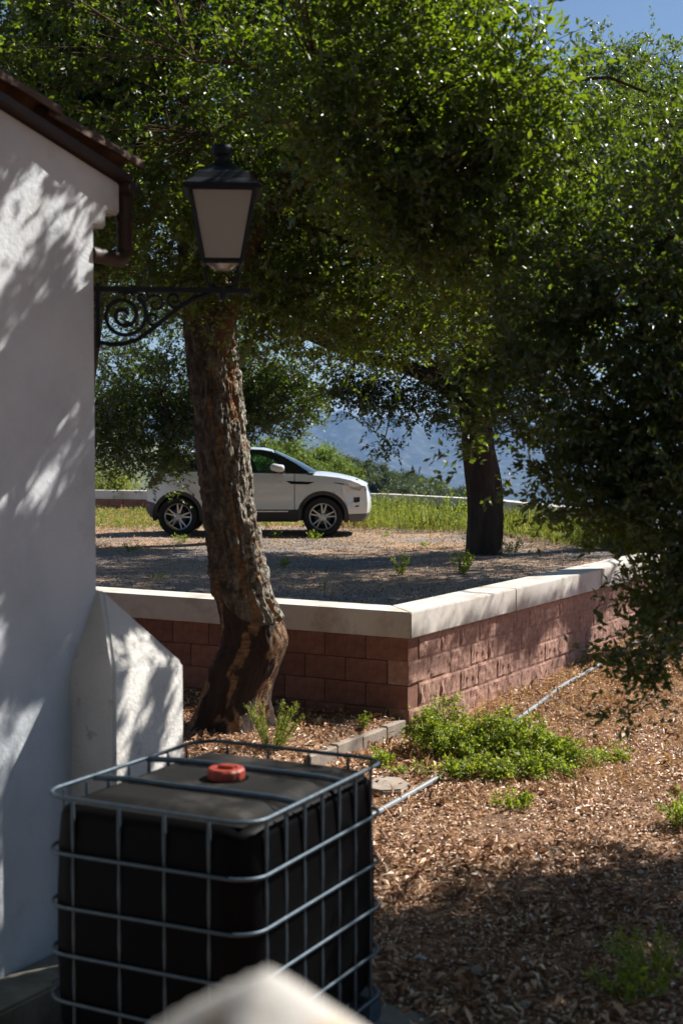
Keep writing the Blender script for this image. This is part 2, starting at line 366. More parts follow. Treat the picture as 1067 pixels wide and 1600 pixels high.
def tz(x, y):
    x = np.asarray(x, float); return TZ + (fbm(np.stack([x * .8, np.asarray(y) * .8, x * 0], -1), 3, 12) - .5) * .09
def in_terrace(x, y):
    ok = ((x - A0.x) * N.x + (y - A0.y) * N.y < -.4) & ((x - A0.x) * (-W.x) + (y - A0.y) * (-W.y) < -.4)
    fy = np.interp(x, [-13, -6.2, .96, 3.1, 4.1, 4.7], [38, 35.7, 33.2, 30, 26.5, 23]); return ok & (y < fy - .3) & (x < 4.6)

wall = thing('retaining_wall', 'low red block wall with pale concrete coping holding up the gravel terrace', 'wall', (A0.x, A0.y, 0))
def local(o, parent):
    o.matrix_parent_inverse = Matrix.Translation(-Vector(parent.location)); return o
def split_block(l, seed, rough=.020, nx=16, nz=9, h=.198, d=.19):
    """block with a broken stone face at -y, dressed edges"""
    u, w = np.meshgrid(np.linspace(0, 1, nx + 1), np.linspace(0, 1, nz + 1), indexing='ij')
    x = (u - .5) * l; z = w * h
    ed = np.minimum(np.minimum(u, 1 - u) * l / .007, np.minimum(w, 1 - w) * h / .006); ed = np.clip(ed, 0, 1)
    p = np.stack([x * 24, z * 16 + seed * 7.1, x * 0 + seed * 3.7], -1).reshape(-1, 3)
    n = fbm(p, 4, seed).reshape(x.shape); rd = np.abs(2 * fbm(p * .7 + 5, 3, seed + 2).reshape(x.shape) - 1)
    y = -(.003 + ed * (rough * (n * 1.3 - .40) + rough * .45 * rd))
    jx = (vn(p * 1.9, seed + 4).reshape(x.shape) - .5) * .5 * l / nx * (ed > .9)
    mb = MB(); V = [tuple(q) for q in np.stack([x + jx, y, z], -1).reshape(-1, 3)]
    k = nz + 1
    Fq = [(i * k + j, i * k + j + 1, (i + 1) * k + j + 1, (i + 1) * k + j) for i in range(nx) for j in range(nz)]
    mb.add(V, Fq)
    mb.add([(-l / 2, 0, 0), (l / 2, 0, 0), (l / 2, d, 0), (-l / 2, d, 0), (-l / 2, 0, h), (l / 2, 0, h), (l / 2, d, h), (-l / 2, d, h)],
           [(0, 3, 2, 1), (4, 5, 6, 7), (1, 2, 6, 5), (3, 0, 4, 7), (2, 3, 7, 6)])
    # side skirts from the face back to the block
    rim = [i * k for i in range(nx + 1)] + [nx * k + j for j in range(1, nz + 1)] + [i * k + nz for i in range(nx - 1, -1, -1)] + [j for j in range(nz - 1, 0, -1)]
    b0 = len(mb.v); mb.v += [(V[r][0], .002, V[r][2]) for r in rim]
    nr = len(rim); mb.f += [(rim[i], rim[(i + 1) % nr], b0 + (i + 1) % nr, b0 + i) for i in range(nr)]
    return mb
RB = [split_block(.398, s, .024).mesh('block', M['splitblock']) for s in range(8)]
HB = [split_block(.197, s, .022, 9, 9).mesh('block', M['splitblock']) for s in range(20, 23)]
SB = [split_block(.392, s, .0015, 4, 2, .194).mesh('block', M['block']) for s in range(30, 33)]
SH = [split_block(.197, 40, .0015, 3, 2).mesh('block', M['block'])]
def put(me, p, d, z, parent, name='block'):
    """stand a block with its middle at p, running along d, face to the right-hand side of d"""
    o = bpy.data.objects.new(name, me); link(o, parent)
    o.matrix_local = Matrix.Translation(Vector((p.x, p.y, z)) - Vector(parent.location)) @ Matrix.Rotation(math.atan2(d.y, d.x), 4, 'Z')
    return o
ins = .05
for c in range(4):                                  # course 0 is mostly in the ground
    z = -.2 + .2 * c + .002
    off = .2 if c % 2 else 0
    n = 0; s = .002
    if off: s = .192
    while s < 7.5:
        put(random.choice(RB), A0 + W * (ins + s + .2) + L * ins + N * random.uniform(-.003, .004), W, z, wall); s += .4; 
    s = 0
    d = -L
    s = .0 if off else .196
    while s < 6.4:
        put(random.choice(SB), A0 + L * (ins + s + .2) + W * (ins + random.uniform(0, .002)), d, z, wall); s += .4
core = MB()
for (a, b_, nn) in ((A0 + W * .1 + L * .1, A0 + W * 7.9 + L * .1, L), (A0 + L * .3 + W * .1, A0 + L * 8.9 + W * .1, W)):
    q = [a, b_, b_ + nn * .18, a + nn * .18]; core.prism([(p.x, p.y) for p in q], -.25, .595)
local(core.build('wall_core', M['mortar'], wall), wall)
CZ0, CZ1 = .603, .82; cw = .38
def slab(pts, name='coping_slab'):
    o = MB().prism([(p.x, p.y) for p in pts], CZ0, CZ1).build(name, M['concrete'], wall, bevel=.008)
    local(o, wall); return o
seg = [0, 2.2, 4.6, 7.0, 7.95]
for i in range(4):
    a, b_ = seg[i] + (.004 if i else 0), seg[i + 1] - .004
    pa = A0 + W * a; pb = A0 + W * b_
    pts = [pa, pb, pb + L * cw, (pa + L * cw) if i else (A0 + L * cw + W * cw)]
    slab(pts)
sg = [0, 3.9, 6.4, 8.9]
for i in range(3):
    a, b_ = sg[i] + (.004 if i else .001), sg[i + 1] - .004
    pa = A0 + L * a; pb = A0 + L * b_
    slab([pa, pb, pb + W * cw, (pa + W * cw) if i else (A0 + L * (cw + .001) + W * cw)][::-1])
# far parapet round the terrace
par = thing('parapet_wall', 'low parapet with pale coping along the far edge of the terrace behind the grass', 'wall', (FAR[2].x, FAR[2].y, TZ))
blk = MB().box((0, .09, .098), (.39, .18, .196)).mesh('block', M['block'], bevel=.006, seg=1)
for a, b_ in zip(FAR[:-1], FAR[1:]):
    d = (b_ - a); ln = d.length; d.normalize(); nb = Vector((-d.y, d.x, 0)); nblk = max(1, round(ln / .4)); sc = ln / nblk / .4
    for c in range(2):
        for i in range(nblk):
            o = put(blk, a + d * (i + .5) * .4 * sc - nb * .0, d, .38 + .2 * c, par); o.scale.x = sc
    core = MB().prism([(p.x, p.y) for p in (a + nb * .185, b_ + nb * .185, b_ + nb * .26, a + nb * .26)], -.3, .775); local(core.build('wall_core', M['mortar'], par), par)
    e = .05
    pts = [a - nb * e, b_ - nb * e, b_ + nb * .30, a + nb * .30]
    nn = max(1, round(ln / 2.4))
    for i in range(nn):
        q0 = a + d * (ln * i / nn + .004); q1 = a + d * (ln * (i + 1) / nn - .004)
        q = [q0 - nb * e, q1 - nb * e, q1 + nb * .30, q0 + nb * .30]
        local(MB().prism([(p.x, p.y) for p in q], .785, 1.0).build('coping_slab', M['concrete'], par, bevel=.01), par)
# kerb of low blocks running on from the corner towards the tank
kerb = thing('edging_kerb', 'low kerb of pale blocks running from the wall corner beside the leafy bush', 'kerb', (A0.x, A0.y, 0))
kb = MB().box((0, .06, .1), (.392, .12, .2)).mesh('block', M['slab'], bevel=.008, seg=1)
for i in range(4):
    q = A0 - W * (.1 + .4 * i) + L * .06
    put(kb, q, W, -.275 - .01 * (i % 2), kerb)

# ------------------------------------------------------------------ house
C0 = Vector((-1.29, 7.5, 0))                          # its corner
def hw(w, n, z): return Vector((C0.x + W.x * w + N.x * n, C0.y + W.y * w + N.y * n, z))
house = thing('house', 'white rendered house with clay tile roof and a gable wall dappled by tree shade', 'house', (C0.x, C0.y, -.4))
def H(o): return local(o, house)
# gable wall outline in (w, z): corbelled out under the eave, slope rising towards the camera
SL = math.tan(math.radians(13.5))
outl = [(-6.0, -.55), (0, -.55), (0, 3.345), (.10, 3.345), (.10, 3.43), (.215, 3.43), (.215, 3.60)]
outl += [(-2.6, 3.60 + 2.815 * SL), (-6.0, 3.60 + 2.815 * SL - 3.4 * SL)]
mb = MB(); n = len(outl)
mb.v = [hw(w, 0, z) for w, z in outl] + [hw(w, -.35, z) for w, z in outl]
mb.f = [tuple(range(n))[::-1], tuple(range(n, 2 * n))] + [(i, (i + 1) % n, n + (i + 1) % n, n + i) for i in range(n)]
H(mb.build('gable_wall', M['stucco'], house, bevel=.012, seg=2))
side = MB(); q = [hw(-.02, -.36, 0), hw(-.02, -7, 0), hw(-.3, -7, 0), hw(-.3, -.36, 0)]; side.prism([(p.x, p.y) for p in q], -.55, 3.40)
H(side.build('side_wall', M['stucco'], house))
# roof deck and barrel tiles
deck = MB()
def rz(w): return 3.605 + (.215 - w) * SL
for (w0, w1) in ((.235, -2.6),):
    v = [hw(w0, .07, rz(w0)), hw(w1, .07, rz(w1)), hw(w1, -7, rz(w1)), hw(w0, -7, rz(w0))]
    deck.add(v + [p + Vector((0, 0, .035)) for p in v], [(0, 1, 2, 3), (7, 6, 5, 4), (0, 4, 5, 1), (1, 5, 6, 2), (2, 6, 7, 3), (3, 7, 4, 0)])
v = [hw(-2.605, .07, rz(-2.6)), hw(-6.2, .07, rz(-2.6) - 3.6 * SL), hw(-6.2, -7, rz(-2.6) - 3.6 * SL), hw(-2.605, -7, rz(-2.6))]
deck.add(v + [p + Vector((0, 0, .035)) for p in v], [(0, 1, 2, 3), (7, 6, 5, 4), (0, 4, 5, 1), (1, 5, 6, 2), (2, 6, 7, 3), (3, 7, 4, 0)])
H(deck.build('roof_deck', M['rust'], house))
def tile_mesh(s):
    rnd = random.Random(s); mb = MB(); k = 8
    def ring(y, r, dz, t): return [(r * math.cos(PI * j / k), y, dz + r * .9 * math.sin(PI * j / k) - t) for j in range(k + 1)]
    r0, r1 = .085, .07
    a, b_ = ring(0, r0, .008, 0), ring(.40, r1, -.004, 0); c_, d_ = ring(0, r0 - .014, .008, 0), ring(.40, r1 - .014, -.004, 0)
    m_ = k + 1; mb.v = a + b_ + c_ + d_
    for j in range(k): mb.f += [(j, j + 1, m_ + j + 1, m_ + j), (2 * m_ + j, 3 * m_ + j, 3 * m_ + j + 1, 2 * m_ + j + 1), (j, 2 * m_ + j, 2 * m_ + j + 1, j + 1)]
    return mb.mesh('roof_tile', M['tile'], smooth=50)
TM = [tile_mesh(0)]
sl = math.atan(SL)
for row in range(9):
    for i in range(9):
        o = bpy.data.objects.new('roof_tile', TM[0]); link(o, house)
        w = .275 - .33 * i + random.uniform(-.012, .012); nn = .03 - .19 * row
        p = hw(w, nn, rz(w) + .055 + random.uniform(-.004, .012) + (.012 if row == 0 else 0))
        o.matrix_local = Matrix.Translation(p - Vector(house.location)) @ Matrix.Rotation(math.atan2(-W.x, W.y) + PI + random.uniform(-.06, .06), 4, 'Z') @ Matrix.Rotation(sl + random.uniform(-.02, .03), 4, 'X')
# gutter under the eave with its outlet pipe
gut = MB()
k = 8
prof = [(.262 + .05 * math.cos(PI + PI * j / k), 3.60 + .065 * math.sin(PI + PI * j / k)) for j in range(k + 1)]
v = [hw(w, .06, z) for w, z in prof] + [hw(w, -7, z) for w, z in prof] + [hw(.262 + (w - .262) * .9, .06, z + .006) for w, z in prof] + [hw(.262 + (w - .262) * .9, -7, z + .006) for w, z in prof]
m_ = k + 1
gut.add(v, [(j, j + 1, m_ + j + 1, m_ + j) for j in range(k)] + [(2 * m_ + j, 3 * m_ + j, 3 * m_ + j + 1, 2 * m_ + j + 1) for j in range(k)] + [tuple(range(m_))])
gt = thing('rain_gutter', 'rusty brown half round gutter with elbowed downpipe under the tiled eave', 'gutter', tuple(hw(.3, 0, 3.5)))
local(gut.build('gutter_trough', M['rust'], gt, smooth=40), gt)
pp = [hw(.275, -.02, 3.56), hw(.275, -.02, 3.40), hw(.275, -.02, 3.26)]
for t in np.linspace(0, PI / 2, 6)[1:]: pp.append(hw(.275 - .06 * (1 - math.cos(t)), -.02, 3.26 - .06 * math.sin(t)))
pp += [hw(.05, -.02, 3.20), hw(-.01, -.02, 3.20)]
local(MB().tube(pp, .042, 12).build('downpipe', M['rust'], gt, smooth=40), gt)
local(MB().tube([hw(.275, -.02, 3.45), hw(.275, -.02, 3.41)], .05, 12).build('pipe_collar', M['rust'], gt, smooth=40), gt)
# buttress at the corner
bt = thing('buttress', 'white roughcast buttress with sloping top against the house corner, behind the tank', 'buttress', tuple(hw(.2, .1, -.4)))
w0, nb_, wl = -.22, .285, .58
zt = 1.04
Pp = [hw(w0, -.02, -.5), hw(w0, nb_, -.5), hw(w0 + wl + .02, nb_, -.5), hw(w0 + wl + .02, -.25, -.5)]
Pt = [hw(w0 - .0, -.02, zt), hw(w0, nb_, zt + .02), hw(w0 + wl + .02, nb_, zt - .02), hw(w0 + wl + .02, -.25, zt - .02)]
ap = [hw(-.012, -.03, 1.445), hw(.012, .022, 1.44), hw(.05, -.2, 1.43)]
mb = MB(); mb.add(Pp + Pt + ap, [(3, 2, 1, 0), (0, 1, 5, 4), (1, 2, 6, 5), (2, 3, 7, 6), (3, 0, 4, 7), (4, 5, 9, 8), (5, 6, 9), (6, 7, 10, 9), (7, 4, 8, 10), (8, 9, 10)])
local(mb.build('buttress_body', M['stucco2'], bt, bevel=.018, seg=3, smooth=35), bt)
# stained footing of the gable wall
ft = MB(); q = [hw(-6, .0, 0), hw(-.24, .0, 0), hw(-.24, .24, 0), hw(-.66, .26, 0), hw(-.70, .30, 0), hw(-6, .32, 0)]
ft.prism([(p.x, p.y) for p in q], -.75, -.40)
H(ft.build('footing', M['plinth'], house, bevel=.015))

# ------------------------------------------------------------------ wall lantern
bx = math.radians(6); D = Vector((math.cos(bx), math.sin(bx), 0)); Dp = Vector((-D.y, D.x, 0))
lo = Vector((C0.x + .0, C0.y + .02, 3.02))
lan = thing('wall_lantern', 'dark iron wall lantern with frosted panes on a scrolled bracket at the house corner', 'lantern', tuple(lo))
def LB(x, z, y=0): return lo + D * x + Dp * y + Vector((0, 0, z))
def LL(mb, name, mat, parent=lan, **k):
    o = mb.build(name, mat, parent, **k)
    o.matrix_parent_inverse = Matrix.Translation(-Vector(lan.location)) if parent is lan else Matrix.Identity(4)
    return o
br = MB()
br.box(LB(.40, 0), (.82, .035, .028), Matrix.Rotation(bx, 3, 'Z'))
br.box(LB(.012, -.14), (.02, .05, .34), Matrix.Rotation(bx, 3, 'Z'))
sp = []
for i in range(60):
    t = i / 59; a = 2 * PI * 2.1 * t + .2; r = .018 + .105 * t; sp.append(LB(.145 + r * math.cos(a), -.135 + r * math.sin(a)))
br.tube(sp, .0125, 6)
sp = [LB(.02, -.28), LB(.08, -.288), LB(.15, -.285), LB(.22, -.26), LB(.29, -.21), LB(.36, -.15), LB(.43, -.095), LB(.50, -.05), LB(.60, -.015)]
br.tube(sp, .014, 6)
for cx, cz, r0, turns, ph in ((.31, -.075, .05, 1.4, 1.2), (.41, -.05, .035, 1.3, 3.5), (.30, -.15, .035, 1.2, 5), (.24, -.04, .03, 1.3, 0)):
    br.tube([LB(cx + (.008 + r0 * i / 24) * math.cos(ph + 2 * PI * turns * i / 24), cz + (.008 + r0 * i / 24) * math.sin(ph + 2 * PI * turns * i / 24)) for i in range(25)], .008, 5)
for i in range(5): br.box(LB(.13 + .02 * i, -.012 - .012 * (i % 2)), (.02, .02, .02))
LL(br, 'bracket', M['iron'], smooth=40)
cx = .665; lr = math.radians(5)
RL = Matrix.Rotation(lr, 3, 'Z')
def LC(x, y, z): return lo + D * cx + RL @ Vector((x, y, z))
st = MB()
for s in (-1, 1):
    st.tube([LC(s * .02, 0, .014), LC(s * .07, 0, .03), LC(s * .088, 0, .07), LC(s * .085, 0, .13)], .009, 6)
st.tube([LC(0, 0, -.05), LC(0, 0, .02)], .02, 8)
LL(st, 'stirrup', M['iron'], smooth=40)
zb, zt2, hb, htp = .14, .52, .098, .168
fr = MB()
cb = [(-1, -1), (1, -1), (1, 1), (-1, 1)]
for a, b_ in cb: fr.tube([LC(a * hb, b_ * hb, zb), LC(a * htp, b_ * htp, zt2)], .011, 4)
for i in range(4):
    a, b_ = cb[i], cb[(i + 1) % 4]
    fr.tube([LC(a[0] * hb, a[1] * hb, zb + .006), LC(b_[0] * hb, b_[1] * hb, zb + .006)], .014, 4)
    fr.tube([LC(a[0] * htp, a[1] * htp, zt2 - .006), LC(b_[0] * htp, b_[1] * htp, zt2 - .006)], .013, 4)
LL(fr, 'lantern_frame', M['iron'])
pn = MB(); t = (zt2 - zb)
for i in range(4):
    a, b_ = cb[i], cb[(i + 1) % 4]; mb = MB()
    f0, f1 = .97, .90
    q = [LC(a[0] * hb * f0 , a[1] * hb * f0, zb + .012), LC(b_[0] * hb * f0, b_[1] * hb * f0, zb + .012), LC(b_[0] * htp * f0, b_[1] * htp * f0, zt2 - .012), LC(a[0] * htp * f0, a[1] * htp * f0, zt2 - .012)]
    nrm = (q[1] - q[0]).cross(q[3] - q[0]).normalized() * -.004
    mb.add(q + [p + nrm for p in q], [(0, 1, 2, 3), (7, 6, 5, 4), (0, 4, 5, 1), (1, 5, 6, 2), (2, 6, 7, 3), (3, 7, 4, 0)])
    LL(mb, 'pane', M['frost'])
bs = MB(); bs.lathe([(.0, -.02), (.05, -.018), (.07, 0), (.085, .012)], 16, cap=False); bs.v = [LC(*(Vector(p) + Vector((0, 0, zb - .012)))) for p in bs.v]
LL(bs, 'base_dish', M['alloy'], smooth=40)
rf = MB()
pr = [(.185, .505), (.205, .512), (.205, .53), (.16, .565), (.135, .60), (.085, .635), (.045, .66), (.045, .675)]
V_ = []
for r, z in pr:
    for a, b_ in cb: V_.append(LC(a * r, b_ * r, z))
rf.add(V_, [(i * 4 + j, i * 4 + (j + 1) % 4, (i + 1) * 4 + (j + 1) % 4, (i + 1) * 4 + j) for i in range(len(pr) - 1) for j in range(4)] + [(0, 3, 2, 1), tuple(range(28, 32))])
LL(rf, 'lamp_roof', M['iron'], bevel=.006)
ch = MB(); ch.lathe([(.036, .67), (.034, .70), (.055, .712), (.058, .74), (.05, .758), (.0, .762)], 16); ch.v = [LC(*p) for p in ch.v]
LL(ch, 'chimney_cap', M['iron'], smooth=40)

# ------------------------------------------------------------------ caged tank
ta = math.radians(27)
U = Vector((math.sin(ta), math.cos(ta), 0)); Vd = Vector((U.y, -U.x, 0))
tc = Vector((-.5, 5.9, -.335))
tank = thing('caged_water_tank', 'black plastic bulk water tank with red cap inside a blue-grey steel tube cage', 'tank', tuple(tc))
tank.rotation_euler = (0, 0, math.atan2(Vd.y, Vd.x))   # local x = short side, local y = long side
hx, hy = .47, .575
def rrect(hx, hy, r, z, k=8, inset=0):
    pts = []
    for cxs, cys, a0 in ((1, 1, 0), (-1, 1, PI / 2), (-1, -1, PI), (1, -1, 3 * PI / 2)):
        for j in range(k + 1):
            a = a0 + PI / 2 * j / k; pts.append((cxs * (hx - r) + r * math.cos(a), cys * (hy - r) + r * math.sin(a), z))
    return pts
body = MB()
lv = [(.16, .06), (.14, .10), (.11, .16), (.0, .17), (.0, .19)]
rings = []; 
zs = np.r_[np.linspace(.15, 1.05, 24), np.linspace(1.06, 1.112, 10)]
for z in zs:
    t = (z - .15) / .96
    e = .006 + .001 * math.sin(t * PI * 9)
    top = max(0, (t - .945) / .055); bot = max(0, (.05 - t) / .05)
    i_ = e + .055 * (1 - math.sqrt(max(0, 1 - top ** 2))) + .03 * bot
    bulge = -.012 * math.sin(PI * min(1, t * 1.05))
    rings.append(rrect(hx - i_ - bulge, hy - i_ - bulge, .13, z, 10))
k = len(rings[0]); body.v = [p for r in rings for p in r]
body.f = [(i * k + j, i * k + (j + 1) % k, (i + 1) * k + (j + 1) % k, (i + 1) * k + j) for i in range(len(rings) - 1) for j in range(k)]
body.f.append(tuple(range(k))[::-1])
body.build('tank_body', M['tank'], tank, smooth=60)
topm = MB()
def ftop(u, v):
    x, y = (u * 2 - 1), (v * 2 - 1); X_, Y_ = x * (hx - .062), y * (hy - .062)
    e = max(abs(x), abs(y)); z = 1.111 + .03 * (1 - smooth(.80, 1.0, e))
    for yy in (-.19, .19): z -= .030 * math.exp(-((Y_ - yy) / .028) ** 2) * (e < .97)
    z += .012 * math.exp(-((X_ ** 2 + Y_ ** 2) / .02))
    return (X_, Y_, float(z))
topm.grid(ftop, 50, 60); topm.build('tank_top', M['tanktop'], tank, smooth=60)
capz = 1.15
mb = MB(); mb.lathe([(.092, 0), (.092, .004), (.095, .012), (.0, .012)], 30); mb.v = [(p[0] + .02, p[1], p[2] + capz - .012) for p in mb.v]; mb.build('cap_ring', M['tank'], tank, smooth=40)
mb = MB(); kk = 48
pr = [(.078, .0), (.080, .008), (.079, .034), (.072, .043), (.048, .044), (.046, .038), (0, .038)]
for r, z in pr:
    for j in range(kk):
        a = 2 * PI * j / kk; q = r * (1 - .035 * (j % 4 < 2) * (r > .06)); mb.v.append((.02 + q * math.cos(a), q * math.sin(a), capz + z))
mb.f = [(i * kk + j, i * kk + (j + 1) % kk, (i + 1) * kk + (j + 1) % kk, (i + 1) * kk + j) for i in range(len(pr) - 1) for j in range(kk)]
mb.box((.02, 0, capz + .046), (.075, .014, .014)).build('screw_cap', M['cap'], tank, smooth=30)
R_ = .0080
zr = [.135, .335, .53, .72, .93, 1.15]
for i, z in enumerate(zr):
    r = rrect(hx + .018, hy + .018, .12, z, 7)
    r = [(x + .004 * math.sin(7 * y), y, zz + .006 * math.sin(3 * x + 5 * y + i)) for x, y, zz in r]
    MB().tube(r, R_ * (1.15 if i == 5 else 1), 8, closed=True).build('cage_ring', M['cage'], tank, smooth=60)
def post(x, y):
    pts = []
    for z in np.linspace(.10, 1.145, 22):
        near = min(abs(z - q) for q in zr); pts.append((x, y, z))
    rr = [R_ * (.72 if min(abs(p[2] - q) for q in zr) < .035 else 1.0) for p in pts]
    MB().tube(pts, rr, 7).build('cage_post', M['cage'], tank, smooth=60)
for x in (-.33, -.11, .10, .30):
    for s in (-1, 1): post(x, s * (hy + .003))
for y in (-.45, -.30, -.15, 0, .15, .30, .45):
    for s in (-1, 1): post(s * (hx + .003), y)
for y, sag in ((-.20, .02), (.19, .0)):
    pts = [(-(hx + .018), y - .03, 1.145), (-.32, y - .01, 1.152), (-.1, y, 1.15 - sag * .2), (.15, y, 1.15), (.36, y, 1.15), (hx + .018, y, 1.14)]
    MB().tube(pts, .013, 8).build('top_bar', M['cage'], tank, smooth=60)
for x in (-1, 0, 1):
    for y in (-1, 0, 1):
        MB().box((x * (hx - .05), y * (hy - .07), .052), (.10, .13, .10)).build('pallet_foot', M['cage'], tank, bevel=.008)
for y in (-1, 0, 1): MB().box((0, y * (hy - .07), .118), (2 * hx + .02, .10, .024)).build('pallet_deck', M['cage'], tank, bevel=.004)
MB().box((0, 0, .004), (2 * hx - .02, 2 * hy - .02, .012)).build('pallet_skid', M['cage'], tank)
# slab under the tank
sb = MB(); c_ = tc
q = [c_ + Vd * a + U * b_ for a, b_ in ((-.62, -.95), (.66, -.95), (.70, .68), (.30, .80), (-.62, .74))]
sb.prism([(p.x, p.y) for p in q], -.55, -.337)
tag(sb.build('concrete_pad', M['plinth'], bevel=.015), kind='structure')
for i, (u, v, s) in enumerate(((604, 1232, .15),)):
    p = gp(u, v); mb = MB(); rnd = random.Random(5)
    pts = [(p.x + s * (1 + .25 * rnd.random()) * math.cos(a), p.y + s * 1.3 * (1 + .3 * rnd.random()) * math.sin(a)) for a in np.linspace(0, 2 * PI, 8)[:-1]]
    mb.prism(pts, p.z - .05, p.z + .035)
    tag(mb.build('stone_slab', M['slab'], bevel=.012), 'flat pale concrete slab in the leaf litter beside the tank', 'slab')

# whitewashed pier close to the lens
pp0 = at(418, 1512, 1.15)
pier = thing('pier_cap', 'blurred whitewashed masonry point with rusty stains at the very bottom of the view', 'pier', (pp0.x, pp0.y, pp0.z - .45))
mb = MB(); ra = math.radians(20)
def fp(u, v):
    x = (u * 2 - 1) * .30; y = (v * 2 - 1) * .30
    r = math.sqrt((abs(x) * 1.0) ** 2 + (y * 1.0) ** 2 + .05 ** 2) - .05
    e = max(abs(x), abs(y))
    z = -.98 * (r * .45 + .55 * e) - .006 * math.sin(x * 31 + 1) * math.sin(y * 27)
    return (x * math.cos(ra) - y * math.sin(ra), x * math.sin(ra) + y * math.cos(ra), .45 + z)
mb.grid(fp, 48, 48)
o = mb.build('pier_top', M['post'], pier, smooth=80)
q = [(a * .29 * math.cos(ra) - b_ * .29 * math.sin(ra), a * .29 * math.sin(ra) + b_ * .29 * math.cos(ra)) for a, b_ in cb]
MB().prism(q, -1.75, .12).build('pier_shaft', M['post'], pier)

# grey pipe lying on the ground
pts = []
for u, v in ((470, 1340), (530, 1308), (583, 1281), (640, 1247), (690, 1217), (722, 1199), (770, 1160), (812, 1125), (838, 1108), (880, 1075), (930, 1046), (960, 1028), (990, 1010), (1030, 990)):
    p = gp(u, v); pts.append(p + Vector((0, 0, .03)))
sm = []
for i in range(len(pts) - 1):
    for t in (0, .33, .66): sm.append(pts[i].lerp(pts[i + 1], t) + Vector((.006 * math.sin(i * 2.1 + t * 2), 0, 0)))
tag(MB().tube(sm, .021, 10).build('water_pipe', M['hose'], smooth=60), 'pale grey plastic pipe lying on the dry ground past the leafy bush', 'pipe')

# ------------------------------------------------------------------ car (local x forward, y to its far side, z up)
car = thing('parked_car', 'white two-door style compact SUV parked side-on on the gravel terrace behind the cork oak', 'car', (at(406, 838, 26.9).x, 27.1, TZ - .01))
def hwid(x, z):
    x = float(x); z = float(z)
    y = .935
    if x > 1.25: y -= .27 * ((x - 1.25) / .85) ** 2.3
    if x < -1.35: y -= .17 * ((-x - 1.35) / .75) ** 2.2
    y -= .05 * max(0, (.55 - z) / .3) ** 1.5
    y -= .05 * max(0, (z - .98) / .2) ** 1.6 if z < 1.2 else .05 + (z - 1.2) * .50
    y += .012 * math.exp(-((z - .97) / .04) ** 2)
    if abs(x) < .95: y -= .022 * math.exp(-((z - .62) / .07) ** 2) * min(1, (.95 - abs(x)) / .2)
    for cx_ in (1.203, -1.463):
        d_ = math.hypot(x - cx_, z - .365); y += .028 * math.exp(-((d_ - .50) / .085) ** 2)
    return y
def circ(cx_, cz, r, a0, a1, n=18): return [(cx_ + r * math.cos(math.radians(a0 + (a1 - a0) * i / n)), cz + r * math.sin(math.radians(a0 + (a1 - a0) * i / n))) for i in range(n + 1)]
def panel(name, poly, mat, off=0, step=.07, both=True, parent=None, smoothang=40, thick=0):
    """side panel from an outline in (x, z), laid on the body's side on both sides of the car"""
    res = []
    for s in ((-1, 1) if both else (-1,)):
        bm = bmesh.new(); bm.faces.new([bm.verts.new((x, 0, z)) for x, z in poly]); bmesh.ops.triangulate(bm, faces=bm.faces[:])
        x0 = min(p[0] for p in poly); x1 = max(p[0] for p in poly); z0 = min(p[1] for p in poly); z1 = max(p[1] for p in poly)
        for q in np.arange(math.ceil(x0 / step) * step, x1, step): bmesh.ops.bisect_plane(bm, geom=bm.verts[:] + bm.edges[:] + bm.faces[:], plane_co=(q, 0, 0), plane_no=(1, 0, 0))
        for q in np.arange(math.ceil(z0 / step) * step, z1, step): bmesh.ops.bisect_plane(bm, geom=bm.verts[:] + bm.edges[:] + bm.faces[:], plane_co=(0, 0, q), plane_no=(0, 0, 1))
        bmesh.ops.remove_doubles(bm, verts=bm.verts[:], dist=.0005)
        bd = [e for e in bm.edges if e.is_boundary]
        r = bmesh.ops.extrude_edge_only(bm, edges=bd)
        inner = {v for v in r['geom'] if isinstance(v, bmesh.types.BMVert)}
        for v in bm.verts:
            y = hwid(v.co.x, v.co.z) + off
            v.co.y = s * (y - (.03 + thick if v in inner else 0))
        for e in bd: e.smooth = False
        for f_ in bm.faces: f_.smooth = True
        bmesh.ops.recalc_face_normals(bm, faces=bm.faces[:])
        me = bpy.data.meshes.new(name); bm.to_mesh(me); bm.free(); me.materials.append(mat)
        res.append(link(bpy.data.objects.new(name, me), parent or car))
    return res
FWX, RWX, WZ = 1.203, -1.463, .365
archF = circ(FWX, WZ, .475, 190, 0 - 8)       # from the rear edge over the top to the front edge
# front fender with bumper side
def fa(a): return circ(FWX, WZ, .475, a, a, 0)[0]
hoodl = [(.69, 1.155), (.97, 1.135), (1.25, 1.115), (1.50, 1.085), (1.72, 1.035), (1.83, .99)]
front = [(.69, .50)] + [p for p in circ(FWX, WZ, .475, 163, 6, 22)] + [(2.02, .42), (2.03, .60), (2.015, .80), (2.0, .90), (1.85, .985), (1.72, 1.035)] + hoodl[1:4][::-1] + [(.69, 1.155)]
panel('front_fender', front, M['paint'])
panel('front_door', [(-.42, .50), (.675, .50), (.675, 1.155), (-.42, 1.18)], M['paint'])
panel('rear_door', [(-.435, .50), (-.435, 1.18), (-1.30, 1.20), (-1.31, 1.02), (-1.26, .86), (-1.16, .74), (-1.05, .60), (-1.0, .50)][::-1], M['paint'])
quarter = [(-1.02, .50), (-1.03, .52), (-1.075, .60), (-1.18, .755), (-1.28, .87), (-1.325, 1.02), (-1.315, 1.20), (-1.6, 1.205), (-1.90, 1.205), (-1.97, 1.10), (-2.02, .95), (-2.05, .80), (-2.05, .66), (-1.93, .62)]
quarter += circ(RWX, WZ, .475, 151, 17, 20)
panel('rear_fender', quarter[::-1], M['paint'])
